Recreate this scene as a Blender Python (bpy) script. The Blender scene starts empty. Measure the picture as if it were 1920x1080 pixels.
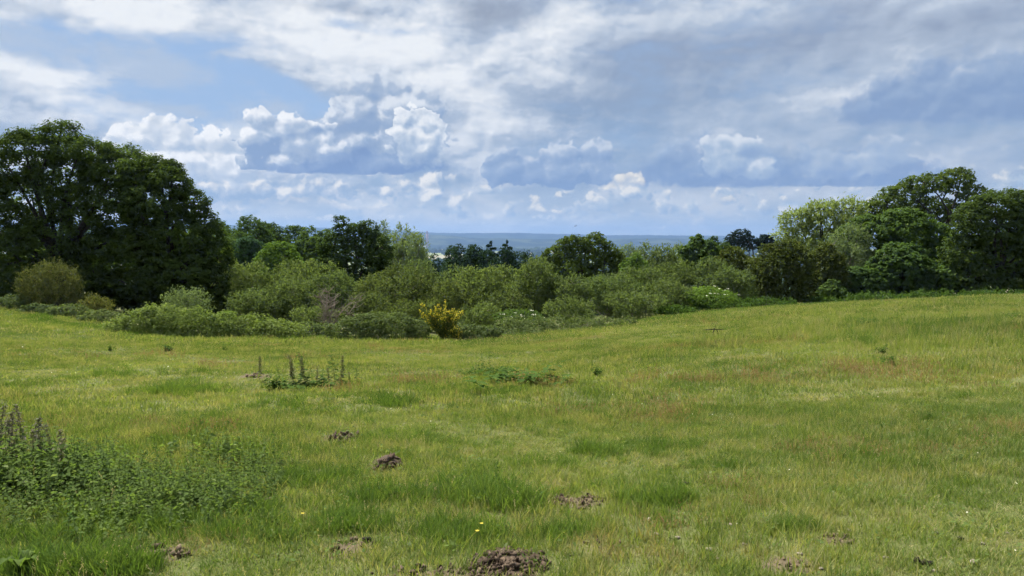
import bpy, bmesh, math, random
import numpy as np
from mathutils import Vector, Matrix

# ------------------------------------------------------------------ camera
sc = bpy.context.scene
col = sc.collection
R = math.radians
CAM_Z = 1.62
FPX = 1397.0                 # focal length of the photograph in its own pixels
PITCH = R(3.75)
cam_data = bpy.data.cameras.new('camera')
cam_data.sensor_width = 36.0
cam_data.lens = FPX / 1920.0 * 36.0
cam_data.clip_start = 0.05
cam_data.clip_end = 60000.0
cam = bpy.data.objects.new('camera', cam_data)
cam.location = (0.0, 0.0, CAM_Z)
cam.rotation_euler = (R(90) - PITCH, 0.0, 0.0)
col.objects.link(cam)
sc.camera = cam
sc.render.resolution_x, sc.render.resolution_y = 1024, 576

# ------------------------------------------------------------------ exposure
EXPO = 1.55
sc.view_settings.view_transform = 'Standard'
sc.view_settings.look = 'None'
sc.view_settings.exposure = EXPO
sc.view_settings.gamma = 1.0
sc.view_settings.use_curve_mapping = False
sc.render.engine = 'CYCLES'
sc.cycles.use_denoising = True
sc.cycles.use_adaptive_sampling = True
sc.cycles.adaptive_threshold = 0.02
sc.cycles.adaptive_min_samples = 8
sc.cycles.max_bounces = 8
sc.cycles.diffuse_bounces = 3
sc.cycles.glossy_bounces = 2
sc.cycles.transmission_bounces = 4
sc.cycles.transparent_max_bounces = 6
sc.cycles.volume_bounces = 0
sc.cycles.caustics_reflective = False
sc.cycles.caustics_refractive = False

# ------------------------------------------------------------------ sun (hazy, behind thin cloud, ahead and to the left)
SUN_AZ, SUN_EL = R(-38), R(56)
sun_data = bpy.data.lights.new('sun', 'SUN')
sun_data.energy = 3.85
sun_data.angle = R(9)
sun_data.color = (1.0, 0.955, 0.87)
sun = bpy.data.objects.new('sun', sun_data)
sun_dir = Vector((math.sin(SUN_AZ) * math.cos(SUN_EL), math.cos(SUN_AZ) * math.cos(SUN_EL), math.sin(SUN_EL)))
sun.rotation_euler = sun_dir.to_track_quat('Z', 'Y').to_euler()
sun.location = (-20, 20, 60)
col.objects.link(sun)

# ------------------------------------------------------------------ a small language for shader nodes
class S:
    def __init__(s, nt, sock): s.nt, s.k = nt, sock
    def _m(s, op, *o, clamp=False):
        n = s.nt.nodes.new('ShaderNodeMath'); n.operation = op; n.use_clamp = clamp
        for i, v in enumerate((s,) + o): put(s.nt, n.inputs[i], v)
        return S(s.nt, n.outputs[0])
    def __add__(s, o): return s._m('ADD', o)
    __radd__ = __add__
    def __sub__(s, o): return s._m('SUBTRACT', o)
    def __rsub__(s, o): return s._m('MULTIPLY_ADD', -1.0, o)
    def __mul__(s, o): return s._m('MULTIPLY', o)
    __rmul__ = __mul__
    def __truediv__(s, o): return s._m('DIVIDE', o)
    def ma(s, a, b): return s._m('MULTIPLY_ADD', a, b)
    def clamp(s): return s._m('ADD', 0.0, clamp=True)
    def max(s, o): return s._m('MAXIMUM', o)
    def min(s, o): return s._m('MINIMUM', o)
    def abs(s): return s._m('ABSOLUTE')
    def pow(s, e): return s._m('POWER', e)
def put(nt, inp, v):
    if isinstance(v, S): nt.links.new(v.k, inp)
    elif v is not None: inp.default_value = v
def vm(nt, op, *a, scale=None):
    n = nt.nodes.new('ShaderNodeVectorMath'); n.operation = op
    for i, v in enumerate(a): put(nt, n.inputs[i], v)
    if scale is not None: put(nt, n.inputs['Scale'], scale)
    return S(nt, n.outputs['Value' if op in ('DOT_PRODUCT', 'LENGTH', 'DISTANCE') else 'Vector'])
def xyz(nt, x, y, z):
    n = nt.nodes.new('ShaderNodeCombineXYZ')
    for i, v in enumerate((x, y, z)): put(nt, n.inputs[i], v)
    return S(nt, n.outputs[0])
def sep(nt, v):
    n = nt.nodes.new('ShaderNodeSeparateXYZ'); put(nt, n.inputs[0], v)
    return [S(nt, n.outputs[i]) for i in range(3)]
def noise(nt, v, scale, detail=2.0, rough=0.5, dist=0.0, dims='3D', color=False, lac=2.0):
    n = nt.nodes.new('ShaderNodeTexNoise'); n.noise_dimensions = dims
    put(nt, n.inputs['Vector'], v); n.inputs['Scale'].default_value = scale
    n.inputs['Detail'].default_value = detail; n.inputs['Roughness'].default_value = rough
    n.inputs['Distortion'].default_value = dist; n.inputs['Lacunarity'].default_value = lac
    return S(nt, n.outputs['Color' if color else 0])
def voro(nt, v, scale, detail=0.0, rough=0.5, dims='3D', feature='F1', out='Distance'):
    n = nt.nodes.new('ShaderNodeTexVoronoi'); n.voronoi_dimensions = dims; n.feature = feature
    put(nt, n.inputs['Vector'], v); n.inputs['Scale'].default_value = scale
    if 'Detail' in n.inputs: n.inputs['Detail'].default_value = detail; n.inputs['Roughness'].default_value = rough
    return S(nt, n.outputs[out])
def ss(nt, v, a, b, lo=0.0, hi=1.0, smooth=True):
    n = nt.nodes.new('ShaderNodeMapRange'); n.interpolation_type = 'SMOOTHSTEP' if smooth else 'LINEAR'
    put(nt, n.inputs[0], v)
    for i, q in enumerate((a, b, lo, hi)): put(nt, n.inputs[i + 1], q)
    return S(nt, n.outputs[0])
def rgb(c): return (c[0], c[1], c[2], 1.0)
def mixc(nt, f, a, b, mode='MIX'):
    n = nt.nodes.new('ShaderNodeMix'); n.data_type = 'RGBA'; n.blend_type = mode
    put(nt, n.inputs[0], f)
    put(nt, n.inputs[6], a if isinstance(a, S) else rgb(a)); put(nt, n.inputs[7], b if isinstance(b, S) else rgb(b))
    return S(nt, n.outputs[2])
def lin(r, g, b):
    """sRGB 0-255 to linear"""
    f = lambda c: (c / 255 / 12.92) if c / 255 <= 0.04045 else ((c / 255 + 0.055) / 1.055) ** 2.4
    return (f(r), f(g), f(b))

# ------------------------------------------------------------------ sky
def direction(px, py):
    """direction of a point of the photograph, as azimuth and elevation in degrees"""
    cx, cy = (px - 960) / FPX, (540 - py) / FPX
    y = math.cos(PITCH) + cy * math.sin(PITCH)
    z = -math.sin(PITCH) + cy * math.cos(PITCH)
    return math.degrees(math.atan2(cx, y)), math.degrees(math.atan2(z, math.hypot(cx, y)))

def build_world():
    w = bpy.data.worlds.new('World'); sc.world = w; w.use_nodes = True
    nt = w.node_tree; nt.nodes.clear()
    out = nt.nodes.new('ShaderNodeOutputWorld'); bg = nt.nodes.new('ShaderNodeBackground')
    BGS = 0.05
    bg.inputs['Strength'].default_value = BGS
    bg0 = nt.nodes.new('ShaderNodeBackground'); bg0.inputs['Strength'].default_value = BGS
    mx = nt.nodes.new('ShaderNodeMixShader')
    nt.links.new(bg0.outputs[0], mx.inputs[1]); bgr = nt.nodes.new('ShaderNodeBackground'); bgr.inputs['Strength'].default_value = BGS
    mlr = nt.nodes.new('ShaderNodeMixShader')
    nt.links.new(bg.outputs[0], mlr.inputs[1]); nt.links.new(bgr.outputs[0], mlr.inputs[2]); nt.links.new(mlr.outputs[0], mx.inputs[2]); nt.links.new(mx.outputs[0], out.inputs[0])
    sky = nt.nodes.new('ShaderNodeTexSky'); sky.sky_type = 'NISHITA'; sky.sun_disc = False
    sky.sun_elevation = SUN_EL; sky.sun_rotation = SUN_AZ; sky.air_density = 1.0; sky.dust_density = 1.6; sky.ozone_density = 1.6
    K = 1.0 / (BGS * 2 ** EXPO)                       # a cloud colour as the photograph shows it -> radiance before the background strength
    def C(r, g, b): return tuple(K * c for c in lin(r, g, b))
    tc = nt.nodes.new('ShaderNodeTexCoord')
    D = S(nt, tc.outputs['Generated'])
    dx, dy, dz = sep(nt, D)
    U = dx._m('ARCTAN2', dy) * 57.29578
    V = dz._m('ARCSINE') * 57.29578
    P0 = xyz(nt, U, V, 0.0)
    # uneven outlines: coarse and fine wandering of the coordinates
    w1 = vm(nt, 'SUBTRACT', noise(nt, P0, 0.16, 3, 0.55, dims='2D', color=True), (0.5, 0.5, 0.5))
    w2 = vm(nt, 'SUBTRACT', noise(nt, P0, 0.9, 6, 0.62, dims='2D', color=True), (0.5, 0.5, 0.5))
    P = vm(nt, 'MULTIPLY_ADD', w1, (3.2, 2.2, 0.0), P0)
    PF = vm(nt, 'MULTIPLY_ADD', w2, (1.25, 1.05, 0.0), P)
    # billows (cauliflower relief) at a point and a little towards the light
    def billow(v):
        a = voro(nt, v, 0.40, 1.5, 0.45, '2D')
        b = noise(nt, v, 0.38, 5, 0.54, dims='2D')
        return b.ma(1.05, a * a * -0.62 + 0.20)
    Vb = vm(nt, 'MULTIPLY', vm(nt, 'MULTIPLY_ADD', w2, (0.8, 0.7, 0.0), P0), (1.0, 1.2, 1.0))
    s0 = billow(Vb)
    s1 = billow(vm(nt, 'ADD', Vb, (-0.30, 0.50, 0.0)))
    dn = s0 - s1                                      # positive where the relief faces up and to the left
    fine = voro(nt, Vb, 1.15, 2.0, 0.5, '2D')
    n0 = (fine * fine).ma(-0.42, s0 + 0.10)           # finer knobs for the outlines
    # ---- layer 1: open blue sky, paler towards the horizon
    hz = ss(nt, V, -1.0, 9.0)
    blue = mixc(nt, hz, C(160, 186, 214), C(142, 174, 214))
    blue = mixc(nt, 0.18, blue, S(nt, sky.outputs[0]))
    # ---- layer 2: broad high layer cloud, seen in perspective
    iz = dz.max(0.0) + 0.10
    Q = xyz(nt, dx / iz, dy / iz, 0.0)
    q1 = noise(nt, Q, 0.75, 7, 0.58, 0.1, '2D')
    Qs = xyz(nt, U * 0.055, V * 0.16, 3.7)
    q2 = noise(nt, vm(nt, 'MULTIPLY_ADD', w2, (0.05, 0.05, 0.0), Qs), 1.6, 7, 0.6, 0.12, '2D')
    q3 = noise(nt, vm(nt, 'MULTIPLY_ADD', w2, (0.05, 0.12, 0.0), Qs), 3.0, 7, 0.58, 0.15, '2D')
    def blobs(Pv, lst):
        acc = None
        for (px, py, rx, ry, a) in lst:
            u, v = direction(px, py)
            su, sv = FPX / 57.2958 / rx, FPX / 57.2958 / ry
            t = vm(nt, 'MULTIPLY_ADD', Pv, (su, sv, 0.0), (-u * su, -v * sv, 0.0))
            e = vm(nt, 'DOT_PRODUCT', t, t)._m('MULTIPLY', -1.0)._m('EXPONENT')
            acc = e * a if acc is None else e.ma(a, acc)
        return acc
    gaps = blobs(P, [(210, 110, 190, 62, .60), (300, 190, 130, 40, .55), (90, 95, 120, 40, .25), (470, 130, 120, 70, .40), (560, 205, 90, 28, .55), (430, 185, 90, 30, .3),
                     (620, 52, 40, 16, .50), (760, 62, 70, 14, .42), (700, 58, 60, 12, .2), (20, 60, 50, 20, .3), (545, 150, 60, 20, .15)])
    wisps = blobs(P, [(100, 140, 130, 40, .55), (180, 25, 330, 22, .45), (520, 40, 160, 30, .35), (510, 118, 160, 26, .48), (700, 110, 130, 40, .5), (30, 230, 140, 40, .45),
                      (600, 140, 90, 30, .3)])
    cover = q1.ma(0.55, q2 * 0.5) - gaps * 0.86 + wisps * 0.6 + 0.22
    m2 = ss(nt, cover + (q3 - 0.5) * 0.55, 0.26, 0.72)
    bright = blobs(P, [(620, 30, 300, 60, .55), (780, 120, 230, 60, .5), (200, 30, 300, 40, .45), (90, 150, 190, 60, .55), (350, 240, 200, 60, .5), (1000, 60, 130, 50, .3),
                       (1600, 160, 110, 45, .38), (1380, 15, 90, 30, .28), (1150, 40, 250, 40, .22), (950, 245, 120, 40, .3), (1880, 40, 80, 60, .2)])
    darkb = blobs(P, [(925, 15, 75, 32, .75), (1250, 95, 150, 40, .22), (1760, 60, 160, 40, .22), (1180, 180, 260, 60, .25), (1500, 60, 120, 40, .15), (590, 10, 80, 18, .2), (650, 25, 40, 14, .25)])
    t2 = bright - darkb + ((q2 - 0.5) * 1.1 + (q3 - 0.5) * 2.0 + dn * 0.45) * ss(nt, U, -2.0, 16.0, 1.0, 0.62) + ss(nt, U, -2.0, 14.0, 0.46, 0.36)
    lo2 = mixc(nt, ss(nt, V, 6.0, 17.0), C(142, 166, 196), C(150, 163, 186))
    c2 = mixc(nt, ss(nt, t2, 0.05, 0.62, smooth=False), lo2, C(186, 199, 216))
    c2 = mixc(nt, ss(nt, t2, 0.55, 1.25, smooth=False), c2, C(240, 243, 246))
    c2 = mixc(nt, (darkb * 1.1 - 0.1).clamp(), c2, C(146, 156, 174))
    veil = ss(nt, q3 + (q2 - 0.5) * 0.6, 0.36, 0.66, 0.0, 0.7)
    blue = mixc(nt, veil, blue, C(186, 199, 216))
    colr = mixc(nt, m2, blue, c2)
    # away from the drawn cloud groups the same broken layer cloud goes on all round (cheaper to compute)
    g1 = noise(nt, Q, 0.75, 5, 0.58, 0.1, '2D')
    g2 = noise(nt, Qs, 1.6, 5, 0.6, 0.12, '2D')
    gc = mixc(nt, ss(nt, g2 + (g1 - 0.5) * 0.6, 0.30, 0.72, smooth=False), C(148, 165, 192), C(226, 231, 238))
    gen = mixc(nt, ss(nt, g1.ma(0.55, g2 * 0.5), 0.06, 0.42), C(136, 170, 214), gc)
    gen = mixc(nt, ss(nt, V, 0.0, -1.5), gen, C(120, 140, 160))
    nt.links.new(gen.k, bg0.inputs['Color'])
    front = ss(nt, dy, 0.60, 0.66) * ss(nt, V, 25.0, 20.0) * ss(nt, V, -2.0, -1.5)
    nt.links.new(front.k, mx.inputs[0])
    # ---- pale band of distant air and low cloud above the horizon
    wide = ss(nt, V, 5.5, 1.0)
    colr = mixc(nt, wide * 0.85, colr, mixc(nt, ss(nt, noise(nt, Qs, 3.0, 5, 0.55, 0.4, '2D'), 0.40, 0.66), C(188, 200, 210), C(216, 219, 219)))
    # ---- layer 3: groups of cumulus, far to near
    px1 = 57.2958 / FPX
    V_ = V + (sep(nt, w1)[1] * 0.35)
    nc = n0 - 0.45
    def cumulus(colr, lst, base_py, soft, nz, t0, dark, mid, lite, lift=0.0, kdn=1.5, hgt=90.0, rim=0.5, opacity=1.0, base_soft=9.0, rimw=0.30, hw=0.62):
        vb = direction(960, base_py)[1]
        cut = ss(nt, V_, vb - base_soft * px1, vb + base_soft * px1)      # flat undersides
        F = blobs(PF, lst)
        f = (nc * ss(nt, F, 0.03, 0.30, 0.0, nz) + F) * cut
        m = ss(nt, f, t0, t0 + soft, 0.0, opacity)
        h = ss(nt, V_, vb, vb + hgt * px1, smooth=False)
        edge = ss(nt, f, t0 + rimw, t0 + 0.02, 0.0, rim)
        br = dn.ma(kdn, h.ma(hw, lift)) + edge * h
        c = mixc(nt, ss(nt, br, 0.0, 0.5, smooth=False), dark, mid)
        c = mixc(nt, ss(nt, br, 0.42, 1.05), c, lite)
        return mixc(nt, m, colr, c)
    def finish(c, node):
        c = mixc(nt, ss(nt, V, 0.0, -1.5), c, C(120, 140, 160))
        nt.links.new(c.k, node.inputs['Color'])
    # a low bank of small broken cloud in front of the distant air
    prof = ss(nt, V, 0.6, 2.0) * ss(nt, V, 7.5, 3.5)
    fl_ = nc.ma(1.6, prof * 0.55) + (q2 - 0.5) * 0.5
    lb = mixc(nt, ss(nt, dn.ma(1.9, 0.32), 0.0, 0.45, smooth=False), C(156, 178, 204), C(186, 201, 216))
    lb = mixc(nt, ss(nt, dn.ma(1.9, 0.32), 0.42, 0.95), lb, C(244, 241, 233))
    colr = mixc(nt, ss(nt, fl_, 0.30, 0.70, 0.0, 0.9) * prof, colr, lb)
    # -- left half of the view
    cl = colr
    # lumpy grey-and-cream bank low over the horizon
    cl = cumulus(cl, [(430, 350, 80, 40, 1.0), (530, 356, 100, 26, .9), (650, 352, 120, 26, .9), (765, 348, 90, 30, .95), (340, 345, 70, 50, .8), (850, 356, 50, 20, .6)],
                 398, 0.34, 1.0, 0.36, C(156, 178, 204), C(184, 198, 215), C(246, 243, 236), lift=0.14, kdn=2.3, hgt=95, rim=0.25, base_soft=18)
    cl = cumulus(cl, [(590, 386, 75, 9, .95), (690, 385, 50, 7, .8), (500, 380, 50, 8, .6), (790, 380, 50, 9, .5), (820, 350, 30, 12, .8), (780, 362, 40, 8, .6)],
                 394, 0.45, 0.55, 0.36, C(182, 194, 209), C(208, 213, 217), C(244, 241, 232), lift=0.30, kdn=1.8, hgt=40, rim=0.2, base_soft=6)
    # white heaps behind the big oak
    cl = cumulus(cl, [(300, 266, 46, 34, 1.0), (350, 268, 50, 36, 1.0), (395, 285, 48, 34, .9), (245, 262, 40, 22, .8), (450, 320, 46, 36, .7), (340, 310, 120, 36, .8)],
                 362, 0.12, 1.0, 0.40, C(180, 196, 216), C(208, 217, 228), C(250, 251, 252), lift=0.12, kdn=1.7, hgt=100, rim=0.10, base_soft=24, hw=0.7)
    # the tall central cloud: hazy tower, left wing, base, then the white turret in front
    cl = cumulus(cl, [(735, 172, 62, 50, 1.1), (685, 200, 60, 48, 1.0), (780, 205, 46, 40, .95), (700, 262, 110, 52, 1.0), (640, 262, 50, 34, .7), (770, 270, 60, 46, .8)],
                 328, 0.14, 0.90, 0.42, C(142, 165, 198), C(168, 185, 208), C(226, 232, 239), lift=0.0, kdn=1.5, hgt=180, rim=0.16, opacity=0.97, base_soft=12, hw=0.85)
    cl = cumulus(cl, [(470, 232, 30, 24, .9), (520, 250, 42, 30, 1.0), (575, 265, 48, 34, 1.0), (600, 255, 30, 26, .8), (560, 300, 90, 30, 1.0), (500, 285, 46, 30, .7)],
                 327, 0.13, 0.95, 0.42, C(138, 162, 197), C(178, 194, 214), C(250, 251, 252), lift=-0.06, kdn=1.4, hgt=108, rim=0.08, base_soft=10, hw=0.95)
    cl = cumulus(cl, [(660, 312, 130, 20, 1.0), (760, 310, 90, 24, 1.0), (560, 318, 70, 14, .8)],
                 330, 0.45, 0.6, 0.38, C(124, 150, 192), C(150, 172, 204), C(196, 208, 224), lift=0.0, kdn=1.2, hgt=75, rim=0.10, base_soft=8)
    cl = cumulus(cl, [(780, 226, 28, 26, 1.1), (808, 240, 22, 20, 1.0), (756, 248, 20, 18, .8), (786, 276, 38, 34, 1.0), (735, 290, 26, 12, .7), (800, 300, 40, 24, .8)],
                 334, 0.13, 0.9, 0.46, C(138, 162, 197), C(180, 196, 215), C(247, 249, 250), lift=-0.06, kdn=1.3, hgt=112, rim=0.10, base_soft=14, rimw=0.4, hw=1.0)
    finish(cl, bg)
    # -- right half of the view
    cr = colr
    # dark mass at the edge with its bright shoulder
    cr = cumulus(cr, [(1800, 190, 190, 62, 1.0), (1930, 180, 160, 90, 1.0), (1700, 205, 90, 34, .7)],
                 262, 0.80, 0.60, 0.26, C(132, 157, 195), C(150, 172, 203), C(196, 207, 222), lift=0.0, kdn=1.0, hgt=150, rim=0.30, opacity=0.9, base_soft=26)
    # grey-blue row
    cr = cumulus(cr, [(1280, 300, 90, 46, .8), (1430, 325, 130, 34, .9), (1600, 320, 130, 36, .85), (1240, 335, 90, 24, .8), (1520, 340, 160, 18, .8), (1330, 262, 60, 26, .5), (1720, 330, 90, 30, .6)],
                 357, 0.60, 0.60, 0.36, C(126, 153, 194), C(148, 171, 203), C(176, 194, 216), lift=0.02, kdn=1.0, hgt=120, rim=0.10, opacity=0.85, base_soft=8)
    cr = cumulus(cr, [(1350, 292, 34, 26, 1.0), (1392, 300, 42, 32, 1.0), (1432, 315, 34, 24, .9), (1375, 325, 60, 20, .7)],
                 352, 0.14, 0.85, 0.42, C(144, 168, 202), C(172, 191, 213), C(220, 227, 235), lift=-0.02, kdn=1.1, hgt=95, rim=0.10, base_soft=24, hw=1.0)
    cr = cumulus(cr, [(1510, 285, 32, 24, .9), (1560, 298, 48, 26, .9), (1620, 285, 40, 32, .9), (1690, 275, 34, 38, .8), (1560, 325, 90, 22, .6)],
                 352, 0.34, 0.75, 0.42, C(144, 168, 203), C(168, 187, 211), C(200, 211, 225), lift=0.08, kdn=1.2, hgt=100, rim=0.12, opacity=0.85, base_soft=26)
    cr = cumulus(cr, [(1050, 282, 42, 32, 1.0), (1105, 302, 44, 32, 1.0), (990, 308, 58, 30, .9), (935, 318, 44, 24, .8), (1030, 332, 110, 24, 1.0), (1130, 328, 34, 20, .6)],
                 357, 0.16, 0.85, 0.42, C(130, 156, 194), C(156, 177, 206), C(206, 216, 228), lift=-0.04, kdn=1.1, hgt=105, rim=0.08, base_soft=8, hw=0.95)
    # bright scraps under the row
    cr = cumulus(cr, [(1005, 383, 20, 16, 1.0), (1038, 396, 26, 8, 1.0), (1180, 338, 34, 13, 1.0), (1140, 352, 34, 8, .9), (1110, 404, 24, 7, .8), (1240, 424, 36, 6, 1.0), (1285, 418, 24, 9, .7),
                      (1350, 369, 36, 7, .8), (1305, 403, 22, 12, .6), (920, 402, 30, 10, .8), (1420, 392, 70, 5, .5), (950, 372, 60, 10, .5)],
                 432, 0.55, 0.85, 0.36, C(184, 197, 212), C(212, 214, 214), C(246, 241, 228), lift=0.20, kdn=2.0, hgt=70, rim=0.2, base_soft=6)
    finish(cr, bgr)
    nt.links.new(ss(nt, U, -4.6, -3.4).k, mlr.inputs[0])
    w.cycles.sampling_method = 'MANUAL'; w.cycles.sample_map_resolution = 512
build_world()

# ------------------------------------------------------------------ helpers
def tag(o, label=None, cat=None, group=None, kind=None):
    if label: o['label'] = label
    if cat: o['category'] = cat
    if group: o['group'] = group
    if kind: o['kind'] = kind
    return o
def empty(name, loc=(0, 0, 0), rz=0.0):
    o = bpy.data.objects.new(name, None); col.objects.link(o)
    o.empty_display_size = 0.2; o.location = loc; o.rotation_euler = (0, 0, rz)
    return o
def link(name, me, mat=None, parent=None, loc=None):
    o = bpy.data.objects.new(name, me); col.objects.link(o)
    if mat and not me.materials: me.materials.append(mat)
    if parent: o.parent = parent
    if loc is not None: o.location = loc
    return o
def mesh_np(name, V, F, mat=None, attrs=None, smooth=False):
    """mesh from numpy arrays; F is (n,3) or (n,4); attrs: name -> one float per vertex"""
    me = bpy.data.meshes.new(name)
    V = np.ascontiguousarray(V, dtype=np.float32); F = np.ascontiguousarray(F, dtype=np.int32)
    n, k = F.shape
    me.vertices.add(len(V)); me.vertices.foreach_set('co', V.ravel())
    me.loops.add(n * k); me.loops.foreach_set('vertex_index', F.ravel())
    me.polygons.add(n); me.polygons.foreach_set('loop_start', np.arange(0, n * k, k, dtype=np.int32))
    if smooth: me.polygons.foreach_set('use_smooth', np.ones(n, dtype=bool))
    for a, v in (attrs or {}).items():
        at_ = me.attributes.new(a, 'FLOAT', 'POINT'); at_.data.foreach_set('value', np.ascontiguousarray(v, dtype=np.float32))
    me.update(calc_edges=True)
    if mat: me.materials.append(mat)
    return me
def merge(parts):
    """list of (V, F) -> one (V, F)"""
    Vs, Fs, o = [], [], 0
    for V, F in parts:
        Vs.append(V); Fs.append(F + o); o += len(V)
    return np.concatenate(Vs), np.concatenate(Fs)
def tube(path, rad, k=5):
    """quads along a path with one radius per point"""
    path = np.asarray(path, float); rad = np.asarray(rad, float); n = len(path)
    d = np.gradient(path, axis=0); d /= np.linalg.norm(d, axis=1)[:, None] + 1e-9
    ref = np.where(np.abs(d[:, 2:3]) > 0.9, np.array([[1.0, 0, 0]]), np.array([[0, 0, 1.0]]))
    a = np.cross(d, ref); a /= np.linalg.norm(a, axis=1)[:, None] + 1e-9
    b = np.cross(d, a)
    t = np.arange(k) * 2 * np.pi / k
    V = path[:, None, :] + rad[:, None, None] * (np.cos(t)[None, :, None] * a[:, None, :] + np.sin(t)[None, :, None] * b[:, None, :])
    V = V.reshape(-1, 3)
    i = np.arange(n - 1)[:, None] * k; j = np.arange(k)[None, :]; j2 = (j + 1) % k
    F = np.stack([i + j, i + j2, i + k + j2, i + k + j], -1).reshape(-1, 4)
    return V, F
def unit(v): return v / (np.linalg.norm(v, axis=-1, keepdims=True) + 1e-9)
def fib(n, rng, jit=0.25):
    i = np.arange(n) + 0.5
    ph = np.arccos(1 - 2 * i / n); th = np.pi * (1 + 5 ** 0.5) * i + rng.uniform(0, 6.28)
    v = np.stack([np.cos(th) * np.sin(ph), np.sin(th) * np.sin(ph), np.cos(ph)], -1)
    return unit(v + rng.normal(0, jit, v.shape))

# ------------------------------------------------------------------ lie of the land
_py = np.array([-60, -20, 0, 10, 20, 28, 40, 52, 65, 85, 110, 150, 220, 400, 650, 1000, 1600, 2500, 16000.])
_pz = np.array([3.0, 1.0, 0, -.68, -1.50, -2.26, -3.50, -4.75, -6.1, -8.0, -11.2, -16.5, -25, -43, -58, -70, -77, -80, -80.])
_ty = np.concatenate([np.arange(-60, 300, 0.5), np.geomspace(300, 16000, 300)])
_tz = np.interp(_ty, _py, _pz)
_k = np.hanning(27); _k /= _k.sum()
_tz[:720] = np.convolve(np.pad(_tz[:720], 13, mode='reflect', reflect_type='odd'), _k, 'valid')
def T(x, y):
    """height of the ground"""
    x = np.asarray(x, float); y = np.asarray(y, float)
    z = np.interp(y, _ty, _tz)
    w = np.clip(1.0 - (y - 70) / 120.0, 0, 1)                       # the cross fall dies out beyond the trees
    sp = lambda v: np.logaddexp(0, v * 0.7) / 0.7
    g = 1.0 - np.exp(-(np.maximum(y, 0) / 17.0) ** 2)
    xr = np.maximum(sp(x), 0)
    z = z + w * g * (2.8 * (1 - np.exp(-xr / 21.0)) + 0.085 * np.minimum(sp(-x - 12), 40)) + w * (1 - g) * 0.03 * np.minimum(xr, 20)
    n = np.exp(-np.maximum(y, 0) / 60.0)
    z = z + n * (0.05 * np.sin(x * 0.55 + 1.1 * np.sin(y * 0.31)) * np.sin(y * 0.47 + 0.7) + 0.022 * np.sin(x * 1.7 + y * 0.9) * np.sin(y * 1.3 - x * 0.6 + 2.0)
                 + 0.010 * np.sin(x * 4.1 - y * 2.2) * np.sin(y * 3.7 + x * 1.9))
    return z
def Tz(x, y): return float(T(x, y))
def side(px, y):
    """x of the photo column px at distance y along the view"""
    return (px - 960) / FPX * (y * math.cos(PITCH) + 0.3)
def height_at(py, y):
    """height of the photo row py at distance y"""
    return CAM_Z + y * math.tan(math.atan((540 - py) / FPX) - PITCH)
_mt = np.geomspace(1.5, 120, 700)
def on_ground(px, py):
    """where the ground lies under a point of the photograph"""
    cx, cy = (px - 960) / FPX, (540 - py) / FPX
    d = (cx, math.cos(PITCH) + cy * math.sin(PITCH), -math.sin(PITCH) + cy * math.cos(PITCH))
    g = CAM_Z + d[2] * _mt - T(d[0] * _mt, d[1] * _mt)
    i = max(int(np.argmax(g < 0)), 1)
    t = _mt[i - 1] + (_mt[i] - _mt[i - 1]) * g[i - 1] / (g[i - 1] - g[i] + 1e-9)
    return (d[0] * t, d[1] * t, Tz(d[0] * t, d[1] * t))

# ------------------------------------------------------------------ materials
def new_mat(name):
    m = bpy.data.materials.new(name); m.use_nodes = True
    m.node_tree.nodes.clear()
    return m, m.node_tree
def out_of(nt, shader):
    o = nt.nodes.new('ShaderNodeOutputMaterial'); nt.links.new(shader, o.inputs[0])
def attr(nt, name, kind='GEOMETRY'):
    n = nt.nodes.new('ShaderNodeAttribute'); n.attribute_name = name; n.attribute_type = kind
    return S(nt, n.outputs['Fac'])
def position(nt):
    n = nt.nodes.new('ShaderNodeNewGeometry'); return S(nt, n.outputs['Position'])
def leaf_shader(nt, colour, trans=0.35, gloss=0.05, rough=0.5, tcol=None):
    d = nt.nodes.new('ShaderNodeBsdfDiffuse'); t = nt.nodes.new('ShaderNodeBsdfTranslucent'); g = nt.nodes.new('ShaderNodeBsdfGlossy')
    put(nt, d.inputs['Color'], colour); put(nt, t.inputs['Color'], tcol or colour)
    g.inputs['Roughness'].default_value = rough; g.inputs['Color'].default_value = (1, 1, 1, 1)
    m1 = nt.nodes.new('ShaderNodeMixShader'); m1.inputs[0].default_value = trans
    nt.links.new(d.outputs[0], m1.inputs[1]); nt.links.new(t.outputs[0], m1.inputs[2])
    if gloss <= 0: return m1.outputs[0]
    m2 = nt.nodes.new('ShaderNodeMixShader'); m2.inputs[0].default_value = gloss
    nt.links.new(m1.outputs[0], m2.inputs[1]); nt.links.new(g.outputs[0], m2.inputs[2])
    return m2.outputs[0]
def foliage_mat(name, a, b, c=None, trans=0.35, gloss=0.0, cfrac=0.0):
    """leaf colour runs from a to b leaf by leaf; a few leaves (young or dead) have colour c"""
    m, nt = new_mat(name)
    t = attr(nt, 'tint')
    colr = mixc(nt, t, a, b)
    n = noise(nt, position(nt), 0.55, 2, 0.5)
    colr = mixc(nt, ss(nt, n, 0.38, 0.62, 0.0, 0.35), colr, b)
    if c: colr = mixc(nt, ss(nt, t, 1.0 - cfrac, 1.0 - cfrac + 0.02), colr, c)
    oi = nt.nodes.new('ShaderNodeObjectInfo'); rnd = S(nt, oi.outputs['Random'])
    colr = mixc(nt, 1.0, colr, mixc(nt, rnd, (0.86, 0.88, 0.95), (1.16, 1.12, 1.02)), 'MULTIPLY')
    tc = mixc(nt, 1.0, colr, (1.25, 1.35, 0.6), 'MULTIPLY')
    out_of(nt, leaf_shader(nt, colr, trans, gloss, tcol=tc))
    return m
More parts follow.
